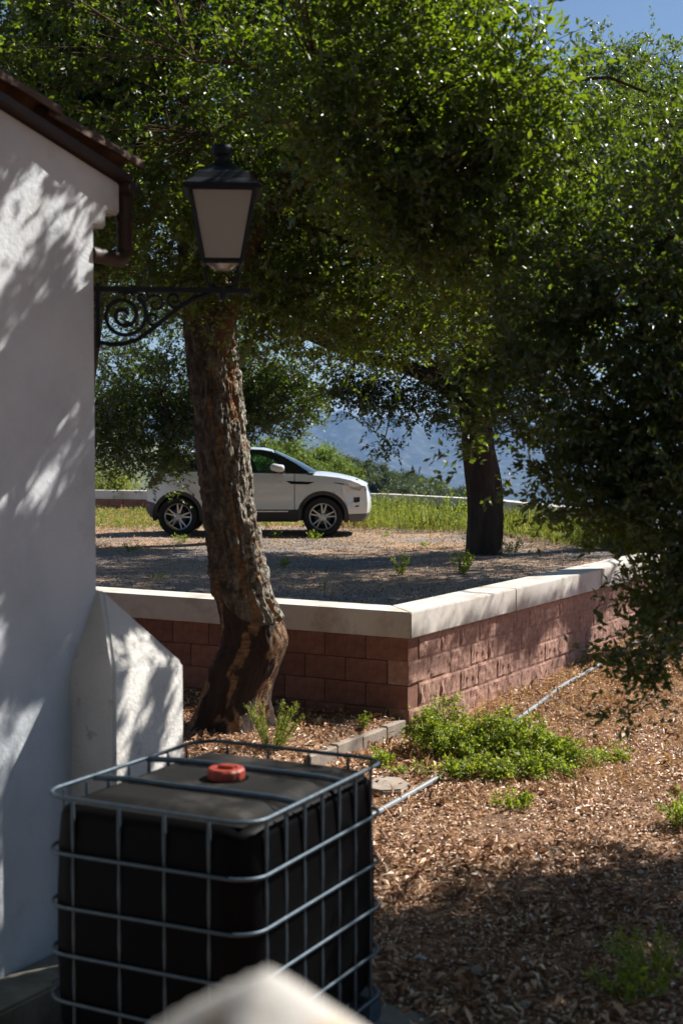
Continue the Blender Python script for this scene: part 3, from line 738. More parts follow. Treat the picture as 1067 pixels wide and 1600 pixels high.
def ringpoly(cx_, a0, a1, r0, r1, n=24): return circ(cx_, WZ, r0, a0, a1, n) + circ(cx_, WZ, r1, a1, a0, n)
panel('arch_trim', ringpoly(FWX, -14, 190, .478, .405), M['blackplastic'], .006)
panel('arch_trim', ringpoly(RWX, -10, 190, .478, .405), M['blackplastic'], .006)
panel('sill', [(-1.02, .27), (.73, .27), (.745, .50), (-1.0, .497)], M['blackplastic'], -.015)
panel('sill_strip', [(-1.0, .455), (.55, .455), (.58, .475), (-1.0, .475)], M['alloy'], -.008)
panel('front_bumper', [(1.672, .40), (1.70, .26), (1.90, .27), (1.99, .36), (2.03, .415), (1.672, .413)], M['greyplastic'], .003)
panel('rear_bumper', [(-2.05, .655), (-2.07, .50), (-1.98, .36), (-1.78, .29), (-1.925, .37), (-1.94, .50), (-1.90, .62)], M['greyplastic'], .003)
panel('fender_vent', [(.53, 1.025), (1.05, 1.005), (.93, .963), (.62, .972)], M['blackgloss'], .008)
panel('headlight', [(1.61, .955), (1.63, .985), (1.80, .965), (1.985, .93), (2.015, .86), (2.005, .83), (1.88, .835), (1.72, .885)], M['clearlens'], .008)
panel('headlight_rear_strip', [(1.40, 1.0), (1.60, .975), (1.60, .955), (1.42, .985)], M['blackgloss'], .004)  # black gloss strip at the rear end of the headlight
panel('bumper_intake', [(1.77, .72), (1.885, .725), (1.885, .64), (1.80, .62), (1.77, .64)], M['blackgloss'], .006)
panel('fog_light', [(1.72, .60), (1.75, .625), (1.90, .62), (1.92, .59), (1.87, .555), (1.76, .555)], M['paint'], .022)
panel('fog_light_lens', [(1.80, .568), (1.87, .575), (1.87, .55), (1.80, .545)], M['blackgloss'], .024)
panel('tail_light', [(-1.97, 1.085), (-1.80, 1.085), (-1.76, 1.06), (-1.88, .975), (-2.01, .97)], M['redlens'], .006)
panel('tail_light_base', [(-2.01, .966), (-1.88, .971), (-1.83, .995), (-1.86, .945), (-2.015, .935)], M['blackgloss'], .005)
panel('side_reflector', [(-2.055, .60), (-1.99, .60), (-1.99, .56), (-2.055, .56)], M['redlens'], .008)
# fuel flap: a thin ring
fl = panel('fuel_flap', ringpoly(-1.71, 0, 359.9, .085, .080, 24), M['blackplastic'], .0015, both=False)[0]
fl.location.z = .974 - WZ
panel('door_handle', [(-1.22, 1.08), (-1.05, 1.08), (-1.05, 1.055), (-1.22, 1.055)], M['paint'], .03)
panel('door_handle', [(-.34, 1.07), (-.17, 1.07), (-.17, 1.045), (-.34, 1.045)], M['paint'], .03)
# greenhouse
panel('a_pillar', [(.98, 1.158), (.675, 1.158), (.60, 1.165), (.28, 1.42), (.05, 1.50), (-.30, 1.525), (-.30, 1.60), (.10, 1.59), (.29, 1.545), (.55, 1.42), (.80, 1.27)], M['blackgloss'], -.004)
panel('b_pillar', [(-.30, 1.18), (-.36, 1.18), (-.42, 1.40), (-.42, 1.585), (-.30, 1.585), (-.19, 1.32)], M['blackgloss'], -.003)
panel('side_window', [(.62, 1.17), (-.30, 1.185), (-.20, 1.30), (-.28, 1.53), (.06, 1.505), (.29, 1.425)], M['glass'], -.014)
panel('belt_trim', [(.60, 1.158), (-1.86, 1.208), (-1.86, 1.222), (.60, 1.172)], M['blackgloss'], .0)
panel('rear_side_glass', [(-.43, 1.20), (-1.88, 1.222), (-1.80, 1.36), (-1.70, 1.45), (-1.0, 1.54), (-.43, 1.59)], M['blackgloss'], -.006)
panel('roof_rail_panel', [(-.30, 1.603), (.10, 1.593), (.29, 1.55), (.26, 1.575), (.05, 1.605), (-.30, 1.62), (-1.0, 1.585), (-1.75, 1.49), (-1.72, 1.455), (-1.0, 1.545)], M['paint'], 0)
# centre-line surfaces
def crown(x0, x1, zc, ze, nx=20, ny=16, inset=0, name='hood', mat=None, pw=2.6, parent=None, xbow=0):
    mb = MB()
    def fn(u, v):
        x = x0 + (x1 - x0) * u; t = v * 2 - 1
        c_ = np.interp(x, zc[0], zc[1]); e_ = np.interp(x, ze[0], ze[1]); h = hwid(x, e_) - inset
        z = e_ + (c_ - e_) * (1 - abs(t) ** pw)
        return (x + xbow * u ** 3 * (1 - t * t), h * t, float(z))
    mb.grid(fn, nx, ny); return mb.build(name, mat or M['paint'], parent or car, smooth=50)
crown(.95, 1.99, ([.95, 1.2, 1.46, 1.77, 1.93, 2.0], [1.185, 1.185, 1.15, 1.075, 1.0, .95]), ([.95, 1.25, 1.50, 1.72, 1.85, 2.0], [1.135, 1.115, 1.085, 1.035, .985, .90]), name='hood', nx=26, xbow=.06, inset=.002)
crown(-1.78, .30, ([-1.78, -1.0, -.3, .1, .30], [1.52, 1.62, 1.65, 1.635, 1.575]), ([-1.78, -1.0, -.3, .1, .30], [1.485, 1.58, 1.612, 1.598, 1.545]), name='roof', nx=30, inset=.004)
mb = MB()
def ws(u, v):
    t = v * 2 - 1; x = .30 + (.97 - .30) * u; z = 1.56 + (1.17 - 1.56) * u + .02 * math.sin(PI * u); h = hwid(x, z) - .03
    return (x + .10 * (1 - t * t) * u + .02 * (1 - t * t), h * t, z + .012 * (1 - t * t))
mb.grid(ws, 14, 14); mb.build('windshield', M['glass'], car, smooth=60)
mb = MB()
mb.grid(lambda u, v: (.93 + .12 * u, (hwid(.95, 1.14) - .02) * (v * 2 - 1), 1.165 + .0 * u), 2, 10); mb.build('cowl', M['blackplastic'], car)
# nose
mb = MB()
def nose(u, v):
    z = .93 - .68 * u; t = v * 2 - 1
    xe = np.interp(z, [.25, .40, .60, .80, .93], [1.90, 2.02, 2.028, 2.012, 1.99]); xc = np.interp(z, [.25, .36, .50, .56, .75, .87, .95], [1.98, 2.07, 2.11, 2.115, 2.105, 2.05, 2.04])
    return (float(xe + (xc - xe) * (1 - abs(t) ** 2.4)), (hwid(min(xe, 2.03), z) - .001) * t, z)
mb.grid(nose, 18, 20); mb.build('nose_panel', M['paint'], car, smooth=50)
mb = MB()
mb.grid(lambda u, v: tuple(Vector(nose(.10 + .20 * u, .22 + .56 * v)) + Vector((.006, 0, 0))), 4, 14); mb.build('grille', M['blackgloss'], car)
mb = MB()
mb.grid(lambda u, v: tuple(Vector(nose(.74 + .26 * u, .02 + .96 * v)) + Vector((.006, 0, 0))), 4, 14); mb.build('bumper_skirt', M['greyplastic'], car, smooth=50)
# tail
mb = MB()
def tail(u, v):
    z = 1.49 - 1.15 * u; t = v * 2 - 1
    xe = -np.interp(z, [.33, .5, .66, .8, .95, 1.10, 1.205, 1.49], [1.96, 2.05, 2.05, 2.05, 2.02, 1.97, 1.90, 1.74]); b_ = .07
    return (float(xe - b_ * (1 - abs(t) ** 2.4)), (hwid(xe, z) - .001) * t, z)
mb.grid(tail, 22, 16); mb.build('tailgate', M['paint'], car, smooth=50)
mb = MB(); mb.grid(lambda u, v: tuple(Vector(tail(.03 + .2 * u, .06 + .88 * v)) + Vector((-.006, 0, 0))), 4, 10); mb.build('rear_window', M['blackgloss'], car)
# floor and cabin
mb = MB(); mb.box((0, 0, .36), (3.7, 1.5, .14)); mb.box((0, 0, .42), (1.7, 1.72, .2)); mb.box((1.3, 0, .75), (1.1, 1.1, .6)); mb.box((-1.45, 0, .80), (.8, 1.1, .7)); mb.build('underbody', M['rubber'], car)
mb = MB(); mb.box((-.9, 0, .97), (1.75, 1.55, .1)); mb.build('cabin_floor', M['seat'], car)
for y in (-.38, .38):
    mb = MB(); mb.box((-.12, y, 1.0), (.14, .5, .75), Matrix.Rotation(-.22, 3, 'Y')); mb.box((-.23, y, 1.40), (.09, .26, .17)); mb.build('seat', M['seat'], car, bevel=.03)
mb = MB(); mb.box((.78, 0, 1.05), (.42, 1.6, .18)); mb.build('dashboard', M['seat'], car, bevel=.04)
mb = MB(); mb.tube([Vector((.46 + .05 * math.sin(a), -.38 + .19 * math.cos(a), 1.12 + .18 * math.sin(a))) for a in np.linspace(0, 2 * PI, 25)[:-1]], .014, 6, closed=True); mb.build('steering_wheel', M['seat'], car)
# mirrors and wipers
for s in (-1, 1):
    mb = MB(); mb.lathe([(.0, -.135), (.06, -.12), (.088, -.06), (.09, .03), (.08, .10), (.055, .13), (0, .135)], 14, Matrix.Rotation(PI / 2, 4, 'Y'))
    mb.v = [((p[0]) * .98 + .37, p[1] * .85 * 1 + s * 1.05, p[2] * .82 + 1.26 + (.02 if p[0] < 0 else 0)) for p in mb.v]
    mi = mb.build('mirror', M['paint'], car, smooth=60)
    MB().box((.38, s * .94, 1.20), (.18, .14, .03)).build('mirror_arm', M['blackgloss'], mi)
mb = MB(); mb.tube([(1.02, -.5, 1.19), (.90, -.1, 1.235), (.86, .1, 1.25)], .008, 5); mb.build('wiper', M['blackplastic'], car)
# wheels
def wheel(x, s):
    w = link(bpy.data.objects.new('wheel', None), car); w.location = (x, s * .80, WZ); w.empty_display_size = .1
    w.rotation_euler = (PI / 2 * (1 if s < 0 else -1), random.uniform(0, .2), 0)       # local z outwards
    mb = MB(); pr = [(.245, -.10), (.25, .095), (.262, .108), (.30, .122), (.345, .118), (.362, .095), (.370, .06), (.370, -.08), (.35, -.11), (.30, -.12), (.245, -.10)]
    mb.lathe(pr, 56)
    for i in range(56):
        a = 2 * PI * i / 56
        if i % 2: mb.box((.3695 * math.cos(a), .3695 * math.sin(a), 0), (.006, .022, .17), Matrix.Rotation(a, 3, 'Z'))
    mb.build('tyre', M['rubber'], w, smooth=35)
    mb = MB(); mb.lathe([(.236, -.09), (.228, -.02), (.228, .08), (.236, .098), (.247, .104), (.250, .098), (.247, .09), (.247, -.09)], 56); mb.build('rim', M['alloy'], w, smooth=35)
    mb = MB(); mb.lathe([(.0, .0), (.14, .0), (.145, .01), (.145, -.01)], 30); mb.build('brake_disc', M['greyplastic'], w, smooth=35)
    mb = MB(); mb.lathe([(.228, -.07), (.05, -.07), (0, -.07)], 24); mb.build('wheel_back', M['rubber'], w)
    for i in range(5):
        mb = MB(); a = 2 * PI * i / 5 + PI / 2
        for ss in (-1, 1):
            p0 = Vector((math.cos(a + ss * .16), math.sin(a + ss * .16), 0)) * .055; p1 = Vector((math.cos(a + ss * .20), math.sin(a + ss * .20), 0)) * .234
            d = (p1 - p0).normalized(); n_ = Vector((-d.y, d.x, 0)); w0_, w1_ = .017, .0125
            v = [p0 + n_ * w0_ + Vector((0, 0, .045)), p0 - n_ * w0_ + Vector((0, 0, .045)), p1 - n_ * w1_ + Vector((0, 0, .070)), p1 + n_ * w1_ + Vector((0, 0, .070))]
            v += [p + Vector((0, 0, .032)) for p in v]; mb.add(v, [(0, 1, 2, 3), (7, 6, 5, 4), (0, 4, 5, 1), (1, 5, 6, 2), (2, 6, 7, 3), (3, 7, 4, 0)])
        mb.build('spoke', M['alloy'], w, bevel=.004, seg=1)
    mb = MB(); mb.lathe([(.075, .03), (.072, .078), (.05, .085), (.034, .085), (.033, .078), (0, .078)], 24); mb.build('hub', M['alloy'], w, smooth=35)
    for i in range(5):
        a = 2 * PI * i / 5; mb = MB().tube([(.053 * math.cos(a), .053 * math.sin(a), .08), (.053 * math.cos(a), .053 * math.sin(a), .093)], .010, 6); mb.build('wheel_nut', M['blackplastic'], w)
for x in (FWX, RWX):
    for s in (-1, 1): wheel(x, s)
    MB().grid(lambda u, v: (x + .465 * math.cos(math.radians(-8 + 196 * u)), -.88 + 1.76 * v, WZ + .465 * math.sin(math.radians(-8 + 196 * u))), 20, 2).build('wheel_well', M['rubber'], car)
    MB().box((x, 0, .55), (.6, 1.1, .5)).build('axle_housing', M['rubber'], car)

# ------------------------------------------------------------------ foliage machinery
def inpoly(x, y, poly):
    r = np.zeros(len(x), bool); n = len(poly)
    for i in range(n):
        x0, y0 = poly[i]; x1, y1 = poly[(i + 1) % n]
        c = (y0 > y) != (y1 > y); r ^= c & (x < (x1 - x0) * (y - y0) / (y1 - y0 + 1e-12) + x0)
    return r
def gpoly(pts, z=None): return [tuple(gp(u, v, z)[:2]) for u, v in pts]
OPEN = []           # where the photograph shows sun on the ground the crowns above have gaps: (level, test, share of leaves kept)
_a = lambda x, y: (x - A0.x) * W.x + (y - A0.y) * W.y
_l = lambda x, y: (x - A0.x) * L.x + (y - A0.y) * L.y
OPEN.append((.82, lambda x, y: ((_a(x, y) > -.1) & (_a(x, y) < 7) & (_l(x, y) > -.08) & (_l(x, y) < .46)), .02))
OPEN.append((.82, lambda x, y: ((_a(x, y) > -.1) & (_a(x, y) < .5) & (_l(x, y) > -.08) & (_l(x, y) < 4.6)), .03))
_p1 = gpoly([(560, 1175), (560, 1420), (590, 1400), (640, 1335), (700, 1300), (760, 1278), (800, 1300), (835, 1318), (900, 1308), (960, 1292), (1010, 1310), (1090, 1335), (1120, 1120), (1010, 1010), (960, 1010), (640, 1130)])
OPEN.append((-.08, lambda x, y: inpoly(x, y, _p1), .05))
_pw = [tuple((A0 + W * a + N * b_)[:2]) for a, b_ in ((.15, -.05), (.15, .25), (6, .25), (6, -.05))]
OPEN.append((.30, lambda x, y: inpoly(x, y, _pw) & ((_a(x, y) < 2.0) | (_a(x, y) > 3.0)), .05))
_p2 = gpoly([(545, 838), (600, 830), (735, 852), (745, 818), (700, 800), (560, 812)], TZ)
OPEN.append((TZ, lambda x, y: inpoly(x, y, _p2), .06))
_p3 = gpoly([(100, 845), (235, 842), (235, 790), (100, 785)], TZ)
OPEN.append((TZ, lambda x, y: inpoly(x, y, _p3), .12))
OPEN.append((TZ, lambda x, y: (y > 28.3) & (x > 0), .05))
OPEN.append((1.45, lambda x, y: (y > 25.4) & (y < 29) & (x > -1.2) & (x < 1.6), .03))
OPEN.append((.85, lambda x, y: (((x + .45) ** 2 + (y - 6.2) ** 2) < .10), .15))
def wallmask(Pn):
    """rays that end on the gable wall: streaks of sun between the shadows"""
    d = (Pn[:, 0] - C0.x) * N.x + (Pn[:, 1] - C0.y) * N.y; sN = SUN.x * N.x + SUN.y * N.y
    Q = Pn - np.array(SUN)[None, :] * (d / sN)[:, None]
    w = (Q[:, 0] - C0.x) * W.x + (Q[:, 1] - C0.y) * W.y
    inside = (d > 0) & (w > -1.6) & (w < .1) & (Q[:, 2] > .4) & (Q[:, 2] < 3.62)
    # the bright band climbs from the near low side to the far upper side
    band = np.exp(-((Q[:, 2] - (3.08 + .15 * (w + .8))) / (.42 - .22 * np.clip(w + .8, 0, .8))) ** 4)
    n_ = fbm(np.stack([(w * .69 + Q[:, 2] * .72) * 2.6, (w * .72 - Q[:, 2] * .69) * 9, w * 0], -1), 3, 61)
    hit = inside & (n_ > .66 - .215 * band)
    # the sunny outer face of the buttress
    d2 = d - nb_; Q = Pn - np.array(SUN)[None, :] * (d2 / sN)[:, None]
    w = (Q[:, 0] - C0.x) * W.x + (Q[:, 1] - C0.y) * W.y
    n_ = fbm(np.stack([w * 6, Q[:, 2] * 5, w * 0], -1), 3, 77)
    t = (Pn[:, 1] - 11.2) / SUN.y; tx = Pn[:, 0] - SUN.x * t; tz_ = Pn[:, 2] - SUN.z * t
    trunk = (t > .3) & (np.abs(tx + .93 - .17 * (2 - tz_)) < .32) & (tz_ > .3) & (tz_ < 2.8) & (vn(np.stack([tx * 5, tz_ * 2.2, tx * 0], -1), 91) > .38) & (RNG.random(len(t)) < .95)
    return hit | trunk | ((d2 > 0) & (w > -.3) & (w < .5) & (Q[:, 2] > -.1) & (Q[:, 2] < 1.5) & (n_ > .37))
def prune(Pn):
    keep = np.ones(len(Pn), bool); r = RNG.random(len(Pn)); s = np.array(SUN)
    for lev, test, k in OPEN:
        t = (Pn[:, 2] - lev) / s[2]; x = Pn[:, 0] - s[0] * t; y = Pn[:, 1] - s[1] * t
        keep &= ~(test(x, y) & (t > .1) & (r > k))
    keep &= ~(wallmask(Pn) & (r > .03))
    return keep
def unit(v): return v / (np.linalg.norm(v, axis=1, keepdims=True) + 1e-9)
def rdir(n): return unit(RNG.normal(size=(n, 3)))
def leaves_mesh(P_, D_, Nn, ln, wd, fold=.25):
    """kite leaves: base at P_, along D_, facing Nn"""
    D_ = unit(D_); B = unit(np.cross(D_, Nn)); Nn = np.cross(B, D_)
    ln = ln[:, None]; wd = wd[:, None]
    a = P_; m_ = P_ + D_ * ln * .48
    l_ = m_ + B * wd * .5 + Nn * wd * fold; r_ = m_ - B * wd * .5 + Nn * wd * fold; t = P_ + D_ * ln - Nn * ln * .06
    V = np.stack([a, r_, t, l_], 1).reshape(-1, 3); i = np.arange(len(P_))[:, None] * 4
    Fc = np.concatenate([np.concatenate([i, i + 1, i + 2], 1), np.concatenate([i, i + 2, i + 3], 1)], 0)
    return V, Fc
def spray(centres, radius, per, ln, wd, up=.35, jitter=.6):
    """leaf sprays: every centre gets short twiglets, leaves sit along them"""
    n = len(centres); tw = 6; k = max(1, per // tw)
    c = np.repeat(centres, tw, 0); d = rdir(len(c)); d[:, 2] = d[:, 2] * .7 + .1; d = unit(d)
    L_ = (radius if np.isscalar(radius) else np.repeat(radius, tw)) * (.6 + .8 * RNG.random(len(c)))
    s = c + RNG.normal(size=c.shape) * (np.asarray(L_)[:, None] * .28)
    cc = np.repeat(s, k, 0); dd = np.repeat(d, k, 0); LL_ = np.repeat(L_, k)
    t = RNG.random(len(cc)); P_ = cc + dd * (LL_ * t)[:, None] + RNG.normal(size=cc.shape) * .012
    ld_ = unit(dd + rdir(len(cc)) * .95); nn = rdir(len(cc)) * jitter + np.array([0, 0, up])[None]
    l_ = ln * (.5 + .8 * RNG.random(len(cc))); w_ = wd * (.7 + .5 * RNG.random(len(cc)))
    return P_, ld_, nn, l_, w_, (s, s + d * np.asarray(L_)[:, None])
def blob(c, r, n, shell=.55, gate=.0, seed=0, gs=1.3, floor_=None):
    """points in an ellipsoid, thicker towards its skin, with gaps"""
    out = []; tot = 0; rv = np.array(r)[None]
    while tot < n:
        m_ = max(200, n * 3); d = rdir(m_); rr = RNG.random(m_) ** (1 / 3.) * (1 - shell) + shell * (1 - RNG.random(m_) ** 2 * .6)
        rr = np.minimum(rr, 1.0); lump = .82 + .36 * fbm(d * 2.1 + seed, 3, seed)
        p = np.array(c)[None] + d * rr[:, None] * np.array(r)[None] * lump[:, None]
        p = p + RNG.normal(size=p.shape) * rv * .11
        ok = fbm(p * gs + seed * 3.3, 3, seed + 3) > gate
        if floor_ is not None: ok &= p[:, 2] > floor_
        p = p[ok]; out.append(p); tot += len(p)
        if len(p) == 0: break
    return np.concatenate(out)[:n]
def tris_tubes(Pa, Pb, ra, rb):
    """many thin three-sided twigs"""
    d = unit(Pb - Pa); a = unit(np.cross(d, np.tile([[.13, .77, .62]], (len(d), 1)))); b_ = np.cross(d, a); V = []
    for P_, r in ((Pa, ra), (Pb, rb)):
        for k in range(3): V.append(P_ + (a * math.cos(2.094 * k) + b_ * math.sin(2.094 * k)) * r)
    V = np.stack(V, 1).reshape(-1, 3); i = np.arange(len(Pa))[:, None] * 6; Fs = []
    for k in range(3): Fs.append(np.concatenate([i + k, i + (k + 1) % 3, i + 3 + (k + 1) % 3, i + 3 + k], 1))
    return V, np.concatenate(Fs, 0)
def curve(a, b_, n=7, sag=0, wob=.1, seed=0):
    rnd = random.Random(seed); a = Vector(a); b_ = Vector(b_); ln = (b_ - a).length; pts = []
    o1 = Vector((rnd.uniform(-1, 1), rnd.uniform(-1, 1), rnd.uniform(-1, 1))) * wob * ln; o2 = Vector((rnd.uniform(-1, 1), rnd.uniform(-1, 1), rnd.uniform(-1, 1))) * wob * ln * .5
    for i in range(n + 1):
        t = i / n; p = a.lerp(b_, t) + o1 * math.sin(PI * t) + o2 * math.sin(2 * PI * t); p.z += sag * math.sin(PI * t)
        if 0 < i < n: p += Vector((rnd.uniform(-1, 1), rnd.uniform(-1, 1), rnd.uniform(-1, 1))) * .03 * ln
        pts.append(p)
    return pts
def foliage(root, blobs, leafm, ln, wd, per, radius, twigm, nodes, pruned=True, tw_r=.004, up=.35):
    """crown > the leaves in one part, the fine twigs in another; nodes = points the twigs grow from"""
    C_ = np.concatenate([blob(*b_) if not isinstance(b_, dict) else blob(**b_) for b_ in blobs])
    if pruned: C_ = C_[prune(C_) | (RNG.random(len(C_)) < .35)]
    P_, D_, Nn, l_, w_, tw = spray(C_, radius, per, ln, wd, up)
    if pruned:
        k = prune(P_); P_, D_, Nn, l_, w_ = P_[k], D_[k], Nn[k], l_[k], w_[k]
    V, Fc = leaves_mesh(P_, D_, Nn, l_, w_)
    o = mesh_np('crown', V, Fc, leafm, root); o['kind'] = 'stuff'; o.matrix_parent_inverse = Matrix.Translation(-Vector(root.location))
    nd = np.array([p[:] for p in nodes]); j = np.empty(len(C_), int)
    for s in range(0, len(C_), 2000):
        j[s:s + 2000] = np.argmin(((C_[s:s + 2000, None, :] - nd[None]) ** 2).sum(-1), 1)
    q = nd[j]; midp = (q + C_) / 2 + RNG.normal(size=C_.shape) * .06
    far = np.linalg.norm(q - C_, axis=1) < 2.2
    A1 = np.concatenate([q[far], midp[far]]); B1 = np.concatenate([midp[far], C_[far]]); A2, B2 = tw
    if pruned:
        k = prune((A1 + B1) / 2) & prune(A1 * .8 + B1 * .2) & prune(A1 * .2 + B1 * .8); A1, B1 = A1[k], B1[k]; k = prune((A2 + B2) / 2); A2, B2 = A2[k], B2[k]
    A1, B1 = A1[::2] if len(A1) > 600 else A1, B1[::2] if len(B1) > 600 else B1; A2, B2 = A2[::3], B2[::3]
    V1, F1 = tris_tubes(A1, B1, tw_r * 1.3, tw_r * .9)
    V2, F2 = tris_tubes(A2, B2, tw_r * .7, tw_r * .3)
    o2 = mesh_np('twigs', np.concatenate([V1, V2]), np.concatenate([F1, F2 + len(V1)]), twigm, root); o2['kind'] = 'stuff'; o2.matrix_parent_inverse = Matrix.Translation(-Vector(root.location))
    return len(P_)
def limbs(root, specs, mat, name='limb', sides=9):
    """specs: (points, r0, r1); returns nodes along them"""
    nodes = []
    for pts, r0, r1 in specs:
        n = len(pts); o = MB().tube(pts, [r0 + (r1 - r0) * (i / (n - 1)) ** .8 for i in range(n)], sides).build(name, mat, root, smooth=60)
        o.matrix_parent_inverse = Matrix.Translation(-Vector(root.location)); nodes += pts[1:]
    return nodes

# ------------------------------------------------------------------ cork oak by the wall
oak = thing('cork_oak', 'leaning cork oak with stripped lower trunk in front of the low red wall', 'tree', tuple(at(368, 1141, 11.2)[:2]) + (-.05,))
prof = [(1200, 352, 122), (1141, 358, 112), (1083, 368, 112), (1044, 382, 117), (1001, 399, 112), (966, 393, 104), (928, 377, 92), (850, 367, 84), (772, 356, 80), (695, 347, 80), (620, 339, 78), (540, 331, 78), (470, 322, 76), (400, 318, 74), (330, 322, 74)]
cen = []; rad = []
for v, u, w in prof:
    yy = 11.2 + (0 if v > 900 else .001 * (900 - v)); p = at(u, v, yy); cen.append(p); rad.append(w * .5 * yy / F)
cz = np.array([p.z for p in cen]); NR, NA = 420, 150
zz = np.linspace(cz[0], cz[-1], NR)
def sp(arr):
    arr = np.array(arr); a = np.interp(zz, cz, arr); k = np.ones(9) / 9; return np.convolve(np.pad(a, 4, 'edge'), k, 'valid')
cx_, cy_, rr_ = sp([p.x for p in cen]), sp([p.y for p in cen]), sp(rad) * .89
TH, ZZ = np.meshgrid(np.linspace(0, 2 * PI, NA, endpoint=False), zz); RR = np.repeat(rr_[:, None], NA, 1); ct, st_ = np.cos(TH), np.sin(TH)
def cyl(f, fz, s=0): return np.stack([ct * f + s, st_ * f, ZZ * fz], -1).reshape(-1, 3)
wob = (fbm(cyl(1.2, 3.0), 3, 70).reshape(TH.shape) - .5) * .10
warp = (fbm(cyl(2.0, 4.5, 5), 3, 71).reshape(TH.shape) - .5)
edge = .93 + .16 * (vn(cyl(1.6, .3, 3), 72).reshape(TH.shape) - .5) + .20 * np.cos(TH - 2.2) * .5
corkm = smooth(-.008, .008, ZZ - edge)
th2 = TH + warp * 1.3 + .20 * np.sin(ZZ * 3.1 + .5) 
nst = 6
ph = (th2 / (2 * PI) * nst); cell = np.floor(ph); fr_ = ph - cell
on = vn(np.stack([cell % nst * 3.7, ZZ * 1.3 + cell * 2.1, ZZ * 0], -1).reshape(-1, 3), 73).reshape(TH.shape)
wdt = .10 + .16 * on + .05 * vn(cyl(4, 6), 74).reshape(TH.shape)
str_ = smooth(wdt * .8, wdt * .8 - .04, np.abs(fr_ - .5)) * smooth(.38, .50, on) * smooth(.40, .50, fbm(cyl(5, 9, 30), 3, 78).reshape(TH.shape) + .10 * on)
n1 = fbm(cyl(4.2, 3.0), 4, 75).reshape(TH.shape); rdg = 1 - np.abs(2 * fbm(np.stack([np.cos(th2) * 3.4, np.sin(th2) * 3.4, ZZ * 1.3], -1).reshape(-1, 3), 4, 76).reshape(TH.shape) - 1)
hf = fbm(cyl(14, 18), 3, 77).reshape(TH.shape) - .5
plate = fbm(cyl(9, 6, 9), 3, 79).reshape(TH.shape)
dispc = .030 * (rdg ** 3 - .4) + .030 * (n1 - .5) + .028 * (smooth(.44, .58, plate) - .5) + .016 * hf + .012
displ = .022 * (n1 - .5) + .018 * hf + .020 * (rdg - .5)
hsplit = .004 * np.sin(ZZ * 300 + 30 * n1) * str_
R_all = RR * (1 + wob) + corkm * dispc + (1 - corkm) * displ - (.016 * corkm + .004) * str_ + hsplit
R_all += .085 * np.exp(-(ZZ + .05) / .16) * (1 + .8 * np.sin(TH * 5 + 1 + 2 * n1))
Vt = np.stack([cx_[:, None] + R_all * ct, cy_[:, None] + R_all * st_, ZZ], -1).reshape(-1, 3)
i = np.arange(NR * NA).reshape(NR, NA); j2 = np.roll(i, -1, 1)
Fq = np.stack([i[:-1], j2[:-1], j2[1:], i[1:]], -1).reshape(-1, 4)
lich = np.clip(np.cos(TH - math.radians(-20)), 0, 1) ** 1.2 * corkm * (1 - str_) * .95
o = mesh_np('trunk', Vt, Fq, M['cork'], oak, True, {'stripe': str_.ravel() * (.75 + .25 * n1.ravel()), 'cork': corkm.ravel(), 'lichen': lich.ravel()})
o.matrix_parent_inverse = Matrix.Translation(-Vector(oak.location))
top = Vector((cx_[-1], cy_[-1], zz[-1]))
def pl(*q): return [at(*p) for p in q]
def smoothp(pts, m_=4):
    r = []; n = len(pts)
    for i in range(n - 1):
        p0, p1, p2, p3 = pts[max(0, i - 1)], pts[i], pts[i + 1], pts[min(n - 1, i + 2)]
        for k in range(m_):
            t = k / m_; r.append(.5 * ((2 * p1) + (p2 - p0) * t + (2 * p0 - 5 * p1 + 4 * p2 - p3) * t * t + (3 * p1 - p0 - 3 * p2 + p3) * t ** 3))
    return r + [pts[-1]]
sp_ = [(smoothp(pl((322, 345, 11.75), (300, 200, 11.9), (285, 60, 12), (250, -150, 12.2))), .14, .07),
       (smoothp(pl((340, 560, 11.5), (372, 450, 10.9), (418, 335, 10.3), (455, 265, 10.0), (488, 205, 9.9), (500, 150, 9.8), (530, 80, 9.7), (548, 25, 9.7), (560, -60, 9.7))), .075, .028),
       (smoothp(pl((425, 320, 10.2), (470, 285, 9.7), (520, 262, 9.4), (575, 235, 9.2), (612, 205, 9.1), (622, 175, 9.0))), .035, .018),
       (smoothp(pl((322, 330, 11.75), (400, 200, 12), (520, 120, 12.4), (700, 60, 12.6))), .09, .03),
       (smoothp(pl((418, 335, 10.3), (470, 350, 10.4), (560, 380, 10.6), (650, 395, 10.8))), .032, .015),
       (smoothp(pl((330, 480, 11.6), (400, 440, 12.2), (520, 430, 12.6), (640, 450, 12.9))), .05, .02),
       (smoothp(pl((320, 380, 11.7), (250, 300, 11.9), (180, 220, 12.1), (60, 150, 12.2))), .07, .03)]
nodes = limbs(oak, sp_, M['limb'])
for i in range(16):
    s0 = random.choice(nodes); e = s0 + Vector((random.uniform(-1.3, 1.4), random.uniform(-1, .8), random.uniform(-.3, 1.1))); nodes += limbs(oak, [(curve(s0, e, 6, .05, .12, i), .022, .008)], M['limb'], 'branch', 6)
